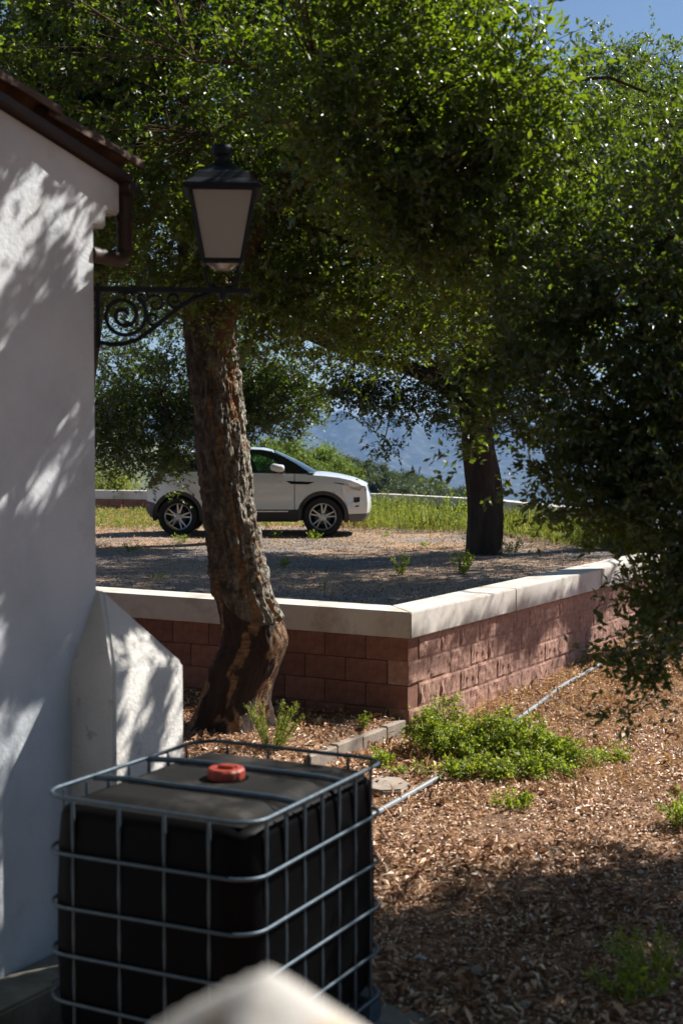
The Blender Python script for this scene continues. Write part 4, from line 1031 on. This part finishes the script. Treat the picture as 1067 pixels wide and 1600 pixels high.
cnt = foliage(oak, [((-1.0, 11.6, 4.95), (2.45, 2.2, 1.8), 760, .5, .40, 1), ((.2, 9.5, 4.5), (1.15, 1.1, .85), 240, .2, .38, 2), ((-.9, 10.6, 3.75), (1.15, .9, .62), 130, .4, .40, 3), ((.6, 11.0, 3.7), (1.5, .9, .85), 230, .4, .40, 4), ((-.55, 10.3, 3.15), (.22, .25, .3), 12, .2, .2, 5), ((.75, 9.0, 3.75), (.75, .5, .55), 150, .3, .30, 6), ((1.25, 9.3, 3.5), (.65, .5, .5), 70, .1, .36, 8), ((.55, 8.6, 4.2), (.85, .5, .75), 150, .1, .36, 51), ((-.8, 12.9, 6.9), (1.9, 1.5, .7), 260, .3, .3, 53), ((-2.2, 12.4, 5.0), (1.0, .7, 1.2), 200, .3, .36, 54), ((-.6, 14.0, 7.5), (2.4, 1.8, .9), 260, .3, .3, 63), ((.5, 12.7, 6.8), (1.3, 1.0, .6), 140, .3, .3, 64), ((.2, 8.0, 5.3), (1.0, .7, .45), 150, .3, .33, 52), ((-.1, 10.4, 3.25), (.6, .5, .3), 45, .3, .36, 9), ((.9, 11.3, 3.15), (1.2, .7, .32), 90, .3, .38, 10), ((-1.0, 14.2, 5.8), (2.6, 1.7, 1.5), 340, .4, .33, 7)],
              M['leaf'], .056, .030, 84, .26, M['limb'], nodes)  # high crown parts out of view are added to shade house and leaves

# ------------------------------------------------------------------ the other trees
def simple_tree(name, label, trunk, r0, r1, lims, blobs, leafm, ln, wd, per, radius, nb=10, spread=1.6, barkm='bark', group=None, pruned=True, up=.35, tw_r=.005):
    root = thing(name, label, 'tree', tuple(trunk[0]), group=group)
    nodes = []
    tp = smoothp([Vector(p) for p in trunk], 4); n = len(tp)
    mb = MB().tube(tp, [r0 + (r1 - r0) * i / (n - 1) for i in range(n)], 22)
    vv = np.array([p[:] for p in mb.v]); cc = np.repeat(np.array([p[:] for p in tp]), 22, 0)
    nrm = unit(vv - cc); f_ = fbm(nrm * 3 + vv * np.array([[0, 0, 1.2]]), 4, 5) - .5; vv = vv + nrm * (f_ * r0 * .55)[:, None]
    mb.v = [tuple(p) for p in vv]
    o = mb.build('trunk', M[barkm], root, smooth=60); o.matrix_parent_inverse = Matrix.Translation(-Vector(root.location))
    nodes += limbs(root, [(smoothp([Vector(p) for p in q[0]]), q[1], q[2]) for q in lims], M[barkm]); nodes.append(tp[-1])
    rnd = random.Random(hash(label) % 1000 if False else len(label))
    for i in range(nb):
        b_ = blobs[i % len(blobs)]; c = Vector(b_[0]); r = b_[1]
        e = c + Vector((rnd.uniform(-.7, .7) * r[0], rnd.uniform(-.7, .7) * r[1], rnd.uniform(-.6, .7) * r[2]))
        s0 = min(nodes, key=lambda p: (p - e).length)
        if (s0 - e).length > .25: nodes += limbs(root, [(curve(s0, e, 6, .06, .12, i), .03, .009)], M[barkm], 'branch', 6)
    foliage(root, blobs, leafm, ln, wd, per, radius, M[barkm], nodes, pruned, tw_r, up); return root
v3 = lambda *a: Vector(a)
# the oak with the arching limb on the terrace
b0 = v3(2.2, 22.0, TZ - .05)
t2 = simple_tree('oak_tree', 'dark-trunked oak standing on the gravel terrace, its limb arching over the car', [b0, at(757, 790, 22), at(750, 720, 22), at(742, 660, 22), at(735, 600, 22.1), at(745, 520, 22.3)], .30, .15,
    [((at(740, 655, 22), at(712, 618, 21.9), at(672, 590, 21.8), at(630, 572, 21.7), at(585, 562, 21.5), at(530, 545, 21.3), at(470, 520, 21.2)), .17, .06), ((at(742, 600, 22.1), at(790, 540, 22.3), at(850, 480, 22.6)), .14, .06), ((at(745, 520, 22.3), at(720, 430, 22.4), at(680, 330, 22.6)), .18, .07), ((at(690, 600, 21.9), at(660, 545, 21.5), at(640, 500, 21.3)), .07, .03),
     ((at(640, 578, 21.7), at(618, 605, 21.6), at(612, 640, 21.5), at(600, 690, 21.5)), .018, .008), ((at(560, 555, 21.5), at(545, 590, 21.4), at(520, 620, 21.3)), .02, .008)],
    [((.9, 22.2, 5.8), (3.9, 3.0, 2.1), 620, .5, .40, 11, 1.0), ((1.0, 19.4, 6.0), (2.8, 2.6, 1.4), 560, .4, .30, 19, .7), (tuple(at(600, 625, 21.6)), (.55, .35, .34), 34, .3, .44, 12, 2), (tuple(at(545, 605, 21.4)), (.45, .3, .28), 22, .3, .42, 13, 2), (tuple(at(655, 640, 21.6)), (.30, .25, .30), 12, .3, .4, 15, 2), (tuple(at(610, 690, 21.5)), (.13, .12, .18), 4, .2, .3, 14, 2), (tuple(at(690, 585, 22.7)), (.6, .5, .30), 22, .3, .4, 16, 2), (tuple(at(800, 610, 21.2)), (.95, .5, .75), 120, .3, .34, 61, 1.6), (tuple(at(718, 640, 21.4)), (.35, .3, .42), 30, .3, .36, 62, 2), (tuple(at(700, 540, 22.6)), (1.6, .8, .45), 95, .3, .40, 17, 1.4), (tuple(at(545, 540, 22.2)), (1.0, .8, .35), 40, .3, .40, 18, 1.4)],
    M['leaf_far'], .06, .034, 90, .30, 16)
# the oak hanging over the car's tail
t3 = simple_tree('oak_tree', 'dense dark oak whose low crown hangs over the rear of the white car', [v3(-2.05, 24.4, TZ - .05), v3(-2.0, 24.4, 1.6), v3(-2.2, 24.5, 3.0), v3(-2.4, 24.6, 4.4)], .22, .13,
    [((v3(-2.0, 24.4, 1.9), v3(-2.8, 24.3, 2.8), v3(-3.6, 24.2, 3.2)), .10, .04), ((v3(-2.1, 24.4, 2.4), v3(-1.3, 24.2, 3.0), v3(-.6, 24.0, 3.2)), .10, .04)],
    [((-2.75, 24.2, 4.0), (2.3, 1.7, 2.1), 620, .55, .36, 21, 1.2), ((-3.5, 23.9, 2.35), (.95, .8, .8), 190, .4, .36, 22, 1.6), ((-1.2, 23.8, 2.9), (1.0, .8, .6), 170, .4, .36, 23, 1.6), ((-2.2, 23.7, 2.75), (.9, .7, .55), 120, .4, .34, 24, 1.6)],
    M['leaf_dark'], .055, .032, 96, .30, 10)
# tall tree behind, against the sky
t4 = simple_tree('oak_tree', 'tall rounded evergreen oak beyond the wall, its top against the blue sky', [v3(6.0, 23.6, -.3), v3(6.0, 23.7, 2), v3(5.6, 23.8, 4), v3(5.2, 24, 6)], .3, .16,
    [((v3(5.6, 23.8, 4), v3(4.9, 23.9, 5.4), v3(4.5, 24, 7.2)), .14, .04), ((v3(5.8, 23.8, 3.6), v3(6.8, 24, 5.2), v3(7.4, 24.2, 7)), .14, .04)],
    [((5.3, 24.2, 6.3), (1.9, 2.0, 2.6), 430, .55, .36, 31, 1.0), ((7.0, 24, 5.9), (2.0, 2.2, 2.6), 300, .5, .36, 32, 1.0), ((4.4, 23.6, 7.9), (.75, .8, .9), 80, .4, .38, 33, 1.3), ((3.6, 22.8, 6.0), (.9, 1, 1.2), 90, .4, .38, 34, 1.3)],
    M['leaf_far'], .06, .034, 90, .32, 12)
# another added beside the terrace: its crown, partly out of view, shades the gravel
t7 = simple_tree('oak_tree', 'broad dark oak beside the end of the red wall, mostly behind the near hanging leaves', [v3(6.7, 17.2, -.3), v3(6.6, 17.3, 2), v3(6.3, 17.4, 4), v3(6.0, 17.5, 5.5)], .28, .15,
    [((v3(6.4, 17.4, 3.4), v3(5.2, 17.4, 4.6), v3(4.2, 17.5, 5.6)), .13, .04)],
    [((5.6, 17.6, 5.4), (2.6, 2.6, 1.7), 900, .5, .36, 36, 1.0), ((7.4, 20.0, 5.6), (2.2, 2.4, 1.7), 380, .5, .36, 37, 1.0), ((6.9, 17.0, 6.7), (2.0, 2.2, 1.2), 640, .4, .33, 38, 1.0), ((8.0, 20.2, 7.8), (2.2, 2.2, .8), 380, .4, .33, 40, 1.0), ((4.7, 20.6, 6.1), (1.5, 1.2, 1.1), 260, .4, .33, 39, 1.2)],
    M['leaf_dark'], .068, .040, 62, .32, 12)
# oak added behind the viewer, unseen: closes the sky to darken house and tank
t8 = simple_tree('oak_tree', 'great oak standing behind the viewpoint, out of view, over the house', [v3(.8, -4.5, -.5), v3(.6, -4.2, 2), v3(.2, -3.8, 4.2), v3(-.2, -3.4, 6)], .4, .2,
    [((v3(.4, -4, 3), v3(-1.8, -2.5, 5), v3(-3.4, -1, 6.2)), .18, .05), ((v3(.4, -4, 3.4), v3(1.8, -2.2, 5.2), v3(2.8, -.6, 6.2)), .16, .05)],
    [((-.6, -2.2, 6.3), (6.0, 4.2, 2.6), 800, .3, .36, 46, .7), ((-3.8, -3.5, 3.4), (3, 2.4, 3.0), 260, .3, .34, 47, .7), ((3.5, -3.5, 3.4), (3.2, 2.4, 3.0), 260, .3, .34, 48, .7), ((-.4, 4.2, 6.7), (4.2, 3.2, 1.0), 620, .2, .30, 49, .7)],
    M['leaf_dark'], .13, .075, 48, .5, 10, tw_r=.006, pruned=False)
# dark tree behind the house
t5 = simple_tree('oak_tree', 'dark many-limbed oak rising behind the tiled house roof', [v3(-2.45, 12.0, -.05), v3(-2.4, 12.2, 2.2), at(150, 260, 12.4), at(110, 130, 12.5), at(60, 0, 12.6), at(20, -120, 12.6)], .24, .13,
    [((at(150, 260, 12.4), at(175, 150, 12.5), at(168, 60, 12.6), at(190, -60, 12.7)), .12, .06), ((at(110, 130, 12.5), at(50, 90, 12.5), at(-30, 60, 12.5)), .09, .04), ((at(165, 190, 12.5), at(230, 120, 12.4), at(300, 70, 12.4)), .05, .02)],
    [((-2.9, 12.6, 5.7), (1.9, 1.2, 2.1), 330, .5, .43, 41, 1.3), ((-1.6, 12.5, 5.9), (1.1, .9, 1.3), 120, .5, .42, 42, 1.4)],
    M['leaf_dark'], .046, .025, 84, .24, 12)
# near tree at the side: hangs into the picture and shades the ground
t6 = simple_tree('holm_oak', 'dark near oak hanging over the leaf-covered ground beside the red wall', [v3(4.3, 8.7, -.3), v3(4.2, 8.8, 1.2), v3(4.0, 8.9, 2.4), v3(3.8, 9.0, 3.6)], .2, .11,
    [((v3(4.1, 8.8, 1.8), v3(3.3, 8.6, 2.5), v3(2.5, 8.4, 2.9), v3(1.6, 8.4, 3.0)), .07, .02), ((v3(4.1, 8.8, 1.6), v3(3.2, 8.3, 2.0), v3(2.4, 8.1, 1.9), v3(1.9, 7.8, 1.5), v3(1.68, 7.6, .9)), .05, .008), ((v3(4.0, 8.9, 2.6), v3(3.3, 8.8, 3.5), v3(2.6, 8.7, 4.2)), .07, .02)],
    [((2.70, 8.5, 3.25), (1.40, .85, 1.2), 280, .2, .40, 51, 1.8), ((1.55, 8.5, 2.85), (.82, .6, .85), 210, .1, .38, 52, 2.2), ((2.20, 8.3, 2.00), (.78, .5, .75), 185, .4, .40, 53, 2.2), ((1.70, 7.7, 1.05), (.18, .2, .45), 15, .2, .3, 54, 3), ((1.02, 8.6, 2.75), (.34, .3, .42), 44, .1, .36, 66, 3), ((1.45, 8.4, 1.95), (.34, .3, .40), 40, .1, .36, 67, 3), ((.84, 8.6, 2.38), (.28, .25, .36), 34, .3, .35, 55, 3), ((1.95, 8.1, 1.50), (.36, .3, .48), 44, .3, .36, 56, 3), ((2.85, 9.4, 4.8), (.5, .5, .9), 50, .4, .38, 57, 2), ((4.6, 9.0, 3.3), (1.5, 1.5, 1.25), 330, .5, .36, 58, 1.4), ((5.8, 9.2, 3.7), (1.6, 1.9, 1.2), 620, .4, .33, 59, 1.0)],
    M['leaf_dark'], .056, .027, 84, .22, 14, tw_r=.003)

# pines and the wooded slope far behind the car
def canopy_mesh(seed, n, r, size, flat=.55):
    r0 = RNG.normal; c = blob((0, 0, 0), (r, r, r * flat), 40, .7, .3, seed, 1.2 / r, None)
    c = c[c[:, 2] > -.45 * r * flat]; k = n // len(c); P_ = np.repeat(c, k, 0) + RNG.normal(size=(len(c) * k, 3)) * r * .13
    V, Fc = leaves_mesh(P_, rdir(len(P_)), rdir(len(P_)) * .6 + np.array([[0, 0, .6]]), size * (.6 + .8 * RNG.random(len(P_))), size * .6 * (.6 + .8 * RNG.random(len(P_))))
    return V, Fc
def protos(name, mat, cnt, n, r, size, flat):
    out = []
    for s in range(cnt):
        V, Fc = canopy_mesh(80 + s + len(name), n, r, size, flat); o = mesh_np('crown', V, Fc, mat); COL.objects.unlink(o); out.append(o.data); bpy.data.objects.remove(o)
    return out
pm = protos('stone_pine', M['pine'], 2, 9000, 3.2, .26, .55); wm = protos('hill', M['farwood'], 3, 4200, 3.6, .42, .8)
tkm = MB().tube([(0, 0, -7), (.1, 0, -3), (0, 0, -.3)], [.24, .2, .12], 8).mesh('trunk', M['bark'], smooth=60)
def far_tree(name, label, cat, p, ms, sc, group, up=1):
    t = thing(name, label, cat, (p.x, p.y, p.z - 6 * sc), random.uniform(0, 6), group)
    for nm, me in (('crown', random.choice(ms)), ('trunk', tkm)):
        o = link(bpy.data.objects.new(nm, me), t); o.location = (0, 0, 6 * sc); o.scale = (sc, sc, sc * up)
for (u, v, y, sc, lab) in ((470, 729, 62, .52, 'bright green rounded pine directly above the car windshield'), (425, 722, 66, .52, 'bright green pine just behind the car roof'), (522, 747, 60, .36, 'low bright green pine behind the car bonnet'), (496, 742, 64, .42, 'small bright pine between the two rounder ones behind the car')):
    far_tree('stone_pine', lab, 'pine tree', at(u, v, y), pm, sc, 'bright pines behind the car')
rnd = random.Random(3)
for i in range(64):
    u = rnd.uniform(480, 745); lay = i % 3
    v = np.interp(u, [480, 560, 620, 680, 745], [722, 737, 752, 772, 790]) + 3 + lay * 13 + rnd.uniform(-2, 3)
    far_tree('hill_tree', 'dark green tree in the wood on the slope descending behind the terrace', 'tree', at(u, v, 190 - lay * 22 + rnd.uniform(-6, 6)), wm, rnd.uniform(.42, .75), 'dark trees on the wooded slope', rnd.uniform(.8, 1.1))
# sunny shrub glimpsed at the house corner and a sapling beyond the parapet
def plant(name, label, cat, base, h, spread, stems, per, ln, wd, leafm='weed', group=None, lean=(0, 0), stemm='weed', seed=0, low=.15, droop=.0, r=.003):
    root = thing(name, label, cat, tuple(base), group=group); rnd = np.random.default_rng(seed + 100)
    A_, B_ = [], []; LP, LD = [], []
    for s in range(stems):
        a = rnd.random() * 2 * PI; q = spread * math.sqrt(rnd.random()); hh = h * (.55 + .45 * rnd.random()) * (1 - .35 * q / (spread + 1e-6))
        p0 = np.array([math.cos(a), math.sin(a), 0]) * q * .25; p2 = np.array([math.cos(a) * q + lean[0] * hh, math.sin(a) * q + lean[1] * hh, hh - droop * q]); p1 = (p0 + p2) / 2 + np.array([0, 0, hh * .15])
        pts = [(1 - t) ** 2 * p0 + 2 * t * (1 - t) * p1 + t * t * p2 for t in np.linspace(0, 1, 6)]
        A_ += pts[:-1]; B_ += pts[1:]
        for k in range(per):
            t = low + (1 - low) * rnd.random(); LP.append((1 - t) ** 2 * p0 + 2 * t * (1 - t) * p1 + t * t * p2); d = p2 - p0; d = d / (np.linalg.norm(d) + 1e-9); LD.append(d * .5 + rnd.normal(size=3) * .6)
    V, Fq = tris_tubes(np.array(A_), np.array(B_), r, r * .8); mesh_np('stems', V, Fq, M[stemm], root)
    P_ = np.array(LP); n = len(P_)
    V, Fc = leaves_mesh(P_ + rnd.normal(size=P_.shape) * .01, np.array(LD), rnd.normal(size=P_.shape) * .5 + np.array([[0, 0, .6]]), ln * (.6 + .7 * rnd.random(n)), wd * (.6 + .7 * rnd.random(n)))
    o = mesh_np('leaves', V, Fc, M[leafm], root); o['kind'] = 'stuff'; return root
p = at(160, 800, 34); plant('shrub', 'sunlit shrub glimpsed between the house corner and the car', 'shrub', (p.x - .3, 36.6, .3), 1.7, .9, 90, 40, .09, .05, 'grass', seed=3)
p = at(712, 800, 27); plant('sapling', 'thin yellow-green sapling beside the dark oak trunk on the terrace', 'sapling', (at(712, 800, 29.0).x, 29.0, TZ), .98, .42, 12, 22, .06, .035, 'weed', seed=4, low=.45)
# plants on the terrace
for i, (u, v, h, sp_, st, per, ln, lab) in enumerate((
    (627, 900, .38, .16, 14, 16, .035, 'dark weed on the shaded gravel, the one behind the coping corner'),
    (719, 898, .40, .20, 26, 20, .035, 'fullest dark weed on the shaded gravel just below the oak trunk'),
    (728, 862, .30, .08, 6, 14, .03, 'thin upright weed against the foot of the terrace oak'),
    (663, 853, .12, .12, 9, 10, .03, 'tiny weed on the sunny strip of gravel beside the oak'),
    (441, 885, .20, .16, 12, 12, .03, 'small weed on shaded gravel near the cork oak trunk'),
    (800, 865, .35, .2, 14, 16, .035, 'weed at the coping edge under the hanging leaves'),
    (250, 905, .12, .10, 6, 8, .03, 'tiny weed just inside the coping near the house'),
    (207, 862, .22, .25, 16, 10, .03, 'low yellowish weed on the gravel between house and cork oak'),
    (600, 838, .12, .15, 9, 10, .03, 'small weed on sunny earth just past the front bumper'),
    (286, 848, .22, .22, 16, 12, .032, 'yellow-green weed in front of the rear wheel'),
    (490, 843, .22, .18, 14, 12, .032, 'green weed standing in front of the front wheel'),
    (430, 840, .18, .2, 12, 12, .03, 'green weed beneath the car sill'))):
    p = gp(u, v, TZ); plant('weed', lab, 'weed', (p.x, p.y, TZ - .01), h, sp_, st, per, ln, ln * .5, 'weed', seed=i * 3 + 10, group='weeds on the terrace')
p = gp(507, 934, TZ); plant('thistle', 'single tall thin seed stalk just behind the coping', 'weed', (p.x, p.y, TZ - .02), .40, .015, 2, 26, .02, .01, 'weed', seed=50, low=.4)
p = gp(521, 936, TZ); plant('dry_weed', 'small russet dead weed just behind the coping', 'weed', (p.x, p.y, TZ - .02), .22, .03, 3, 16, .02, .012, 'litter', seed=51, low=.3, stemm='litter')
# plants on the lower ground
p = gp(775, 1188); root = thing('leafy_bush', 'sprawling bright green leafy bush at the foot of the red wall', 'bush', tuple(p))
Cb = []
for (u, v, h, rx, ry, n) in ((672, 1175, .36, .20, .16, 34), (720, 1185, .27, .26, .22, 44), (780, 1180, .42, .28, .24, 70), (840, 1190, .30, .28, .22, 50), (900, 1195, .17, .28, .16, 26), (735, 1215, .15, .22, .14, 20), (800, 1215, .17, .26, .16, 26), (860, 1212, .14, .20, .12, 14), (668, 1120, .50, .06, .05, 6), (700, 1150, .38, .14, .10, 14), (950, 1190, .09, .14, .10, 8)):
    q = gp(u, v); d = rdir(n); d[:, 2] = np.abs(d[:, 2]); rr = .55 + .45 * RNG.random(n)
    if h > .45: Cb.append(np.array([q.x, q.y, q.z])[None] + np.stack([RNG.normal(size=n) * rx, RNG.normal(size=n) * ry, h * (.6 + .4 * RNG.random(n))], -1))
    else: Cb.append(np.array([q.x, q.y, q.z])[None] + d * np.array([[rx, ry, h]]) * rr[:, None])
Cb = np.concatenate(Cb); P_, D_, Nn, l_, w_, tw = spray(Cb, .085, 54, .030, .019, .5)
zc = g(P_[:, 0], P_[:, 1]); k = P_[:, 2] > zc + .01; P_, D_, Nn, l_, w_ = P_[k], D_[k], Nn[k], l_[k], w_[k]
V, Fc = leaves_mesh(P_, D_, Nn, l_, w_); o = mesh_np('leaves', V, Fc, M['weed'], root); o['kind'] = 'stuff'; o.matrix_parent_inverse = Matrix.Translation(-Vector(root.location))
q0 = Cb.copy(); q0[:, 2] = g(Cb[:, 0], Cb[:, 1]); q0[:, :2] += RNG.normal(size=(len(Cb), 2)) * .03
V, Fc = tris_tubes(np.concatenate([q0, tw[0]]), np.concatenate([Cb, tw[1]]), .003, .002); o = mesh_np('stems', V, Fc, M['weed'], root); o.matrix_parent_inverse = Matrix.Translation(-Vector(root.location))
for i, (u, v, h, sp_, st, per, ln, wdm, lab) in enumerate((
    (800, 1262, .15, .16, 20, 16, .035, .5, 'small yellow-green weed alone in the sunny leaf litter'),
    (595, 1195, .16, .12, 16, 16, .035, .6, 'leafy weed between the tank and the end of the kerb'),
    (640, 1205, .09, .22, 18, 12, .03, .5, 'flat trailing weed at the edge of the pale slab'),
    (567, 1175, .15, .05, 7, 12, .03, .6, 'tiny bright sprout on the kerb behind the tank'),
    (1062, 1290, .28, .16, 22, 18, .04, .4, 'bright weed cut by the picture edge in the sunny litter'),
    (1020, 1530, .34, .26, 22, 16, .045, .25, 'dark feathery weed in the deep shade of the near tree'),
    (985, 1560, .22, .22, 20, 18, .04, .3, 'lower dark weed in the shade next to the feathery one'))):
    p = gp(u, v); plant('weed', lab, 'weed', (p.x, p.y, p.z - .01), h, sp_, st, per, ln, ln * wdm, 'weed', seed=i * 5 + 200, group='weeds on the lower ground')
p = gp(432, 1172); root = plant('rosemary_tuft', 'feathery pale green upright tuft behind the tank at the cork oak foot', 'plant', (at(425, 1165, 10.4).x, 10.4, gz(-.45, 10.4)), .46, .30, 16, 150, .026, .006, 'grass', seed=300, low=.12, r=.005)

# ------------------------------------------------------------------ ground cover
def scatter(name, x0, x1, y0, y1, n, ln, wd, mat, zfn, test=None, up=1.2, lift=.004, flat=.5, fold=.3):
    x = RNG.uniform(x0, x1, n); y = y0 * (y1 / y0) ** RNG.random(n)
    if test is not None: k = test(x, y); x, y = x[k], y[k]
    n = len(x); P_ = np.stack([x, y, zfn(x, y) + lift + RNG.random(n) * .012], -1)
    d = rdir(n); d[:, 2] *= flat
    V, Fc = leaves_mesh(P_, d, rdir(n) * .5 + np.array([[0, 0, up]]), ln * (.45 + .9 * RNG.random(n)), wd * (.5 + .8 * RNG.random(n)), fold)
    return tag(mesh_np(name, V, Fc, mat), kind='stuff')
vis = lambda x, y, m_=1.6: (np.abs(x) < .245 * y + m_)
nt_ = lambda x, y: ~(((x - A0.x) * N.x + (y - A0.y) * N.y < 0) & ((x - A0.x) * W.x + (y - A0.y) * W.y > 0))
dens = lambda x, y, s, lo: (fbm(np.stack([x * 2.0, y * 2.0, x * 0], -1), 3, s) > lo)
off = lambda x, y: ~(((x - tc.x) * Vd.x + (y - tc.y) * Vd.y > -.62) & ((x - tc.x) * Vd.x + (y - tc.y) * Vd.y < .62) & (np.abs((x - tc.x) * U.x + (y - tc.y) * U.y) < .68))
scatter('leaf_litter', -2.2, 6.2, 4.6, 17, 205000, .037, .017, M['litter'], g, lambda x, y: vis(x, y) & nt_(x, y) & off(x, y) & (dens(x, y, 5, .36) | (RNG.random(len(x)) < .6)), flat=.45)
scatter('leaf_litter', -2, 6.2, 4.8, 15, 20000, .075, .034, M['litter'], g, lambda x, y: vis(x, y) & nt_(x, y) & off(x, y) & dens(x, y, 25, .48), flat=.7, lift=.012, fold=.5)
scatter('leaf_litter', .2, 5, 9.5, 17.5, 42000, .075, .007, M['straw'], g, lambda x, y: vis(x, y) & nt_(x, y) & (dens(x, y, 8, .50) | (y > 12)), up=.4, flat=.9, fold=.1)
scatter('gravel', -6, 5, 11.9, 34, 60000, .022, .018, M['gravel'], tz, lambda x, y: vis(x, y) & in_terrace(x, y) & (x + RNG.normal(size=len(x)) * .5 < 4.4), up=.6, lift=-.002, fold=.5)
scatter('leaf_litter', -5, 5, 12.4, 30, 7000, .04, .02, M['litter'], tz, lambda x, y: vis(x, y) & in_terrace(x, y))
def stones():
    mb = MB(); rnd = random.Random(11)
    spots = [(gp(*q), s, lab) for q, s, lab in (((745, 1520), .035, 'pale stone in the deep shade, biggest of those to the side of the tank'), ((655, 1500), .028, 'small stone in the shaded litter nearest the tank cage'), ((820, 1575), .04, 'pale stone in the shade at the bottom edge of the view'), ((860, 1330), .03, 'stone lying right on the edge of the tree shadow'), ((1000, 1365), .025, 'small stone in the shade up the slope from the feathery dark weed'), ((845, 1250), .02, 'tiny stone in the sun beside the small lone weed'))]
    for p, s, lab in spots:
        v = []; bm = bmesh.new(); bmesh.ops.create_icosphere(bm, subdivisions=2, radius=s)
        sx, sy, sz = rnd.uniform(.8, 1.6), rnd.uniform(.7, 1.2), rnd.uniform(.4, .7)
        co = np.array([q.co[:] for q in bm.verts]); f_ = 1 + .5 * (vn(co / s * 1.4 + p.x * 9, 3) - .5)
        me = bpy.data.meshes.new('stone'); 
        for q, k in zip(bm.verts, f_): q.co = Vector((q.co.x * sx * k, q.co.y * sy * k, q.co.z * sz * k))
        bm.to_mesh(me); bm.free(); me.materials.append(M['gravel'] if s < .03 else M['slab'])
        o = link(bpy.data.objects.new('stone', me)); o.location = (p.x, p.y, p.z + s * .25)
        tag(o, lab, 'stone', 'loose stones in the leaf litter')
stones()
def blades(name, n, test, box, h, wd, zf, mat='grass', seed=0, lean=.3):
    rg = np.random.default_rng(seed); x = rg.uniform(box[0], box[1], n); y = rg.uniform(box[2], box[3], n); k = test(x, y); x, y = x[k], y[k]; n = len(x)
    hh = h * (.35 + .65 * rg.random(n)) * (.45 + .9 * fbm(np.stack([x * .9, y * .9, x * 0], -1), 3, seed))
    P_ = np.stack([x, y, zf(x, y) - .01], -1); D_ = rg.normal(size=(n, 3)) * lean; D_[:, 2] = 1
    # leafy stalks: each blade carries a few side leaves
    V1, F1 = leaves_mesh(P_, D_, rg.normal(size=(n, 3)), hh, wd * (.6 + .8 * rg.random(n)), .1)
    m_ = 5; PP = np.repeat(P_, m_, 0) + np.repeat(unit(D_), m_, 0) * (np.repeat(hh, m_) * rg.uniform(.2, 1, n * m_))[:, None]
    DD = rg.normal(size=(n * m_, 3)) * .7; DD[:, 2] += .5
    V2, F2 = leaves_mesh(PP, DD, rg.normal(size=(n * m_, 3)), .055 * (.5 + rg.random(n * m_)), .016 * (.5 + rg.random(n * m_)), .2)
    return tag(mesh_np(name, np.concatenate([V1, V2]), np.concatenate([F1, F2 + len(V1)]), M[mat]), kind='stuff')
def gtest(x, y):
    fy = np.interp(x, [-13, -6.2, .96, 3.1, 4.1, 4.7], [38, 35.7, 33.2, 30, 26.5, 23])
    return (y < fy - .15) & (y > fy - 5.2 - .8 * np.sin(x * 1.7)) & (x > .2) & (x < 4.65) & (y > 22.5)
blades('tall_grass', 9000, gtest, (.2, 4.7, 22, 34), .66, .012, lambda x, y: x * 0 + TZ, seed=5)
blades('tall_grass', 3000, lambda x, y: (y < 35.2) & (y > 28.2 + .5 * np.sin(x * 2)) & in_terrace(x, y), (-7, -2.5, 28, 36), .22, .012, lambda x, y: x * 0 + TZ, seed=6)
blades('tall_grass', 1500, lambda x, y: ((x + .4) ** 2 / 5 + (y - 29.8) ** 2 / 1.2 < 1), (-3, 2, 28, 31.5), .22, .012, lambda x, y: x * 0 + TZ, seed=7)
scatter('dry_earth_chips', -7, 5, 22.8, 32, 16000, .05, .03, M['straw'], tz, lambda x, y: vis(x, y) & in_terrace(x, y) & dens(x, y, 33, .42), up=2, lift=-.004)
blades('dry_grass', 1600, lambda x, y: (y < 35) & (y > 27.6) & in_terrace(x, y), (-7, 4, 27, 36), .26, .012, lambda x, y: x * 0 + TZ, 'straw', seed=16)
blades('dry_grass', 1500, lambda x, y: nt_(x, y) & dens(x, y, 15, .52) & vis(x, y), (.8, 5, 10, 17.5), .16, .006, g, 'straw', seed=8, lean=.9)
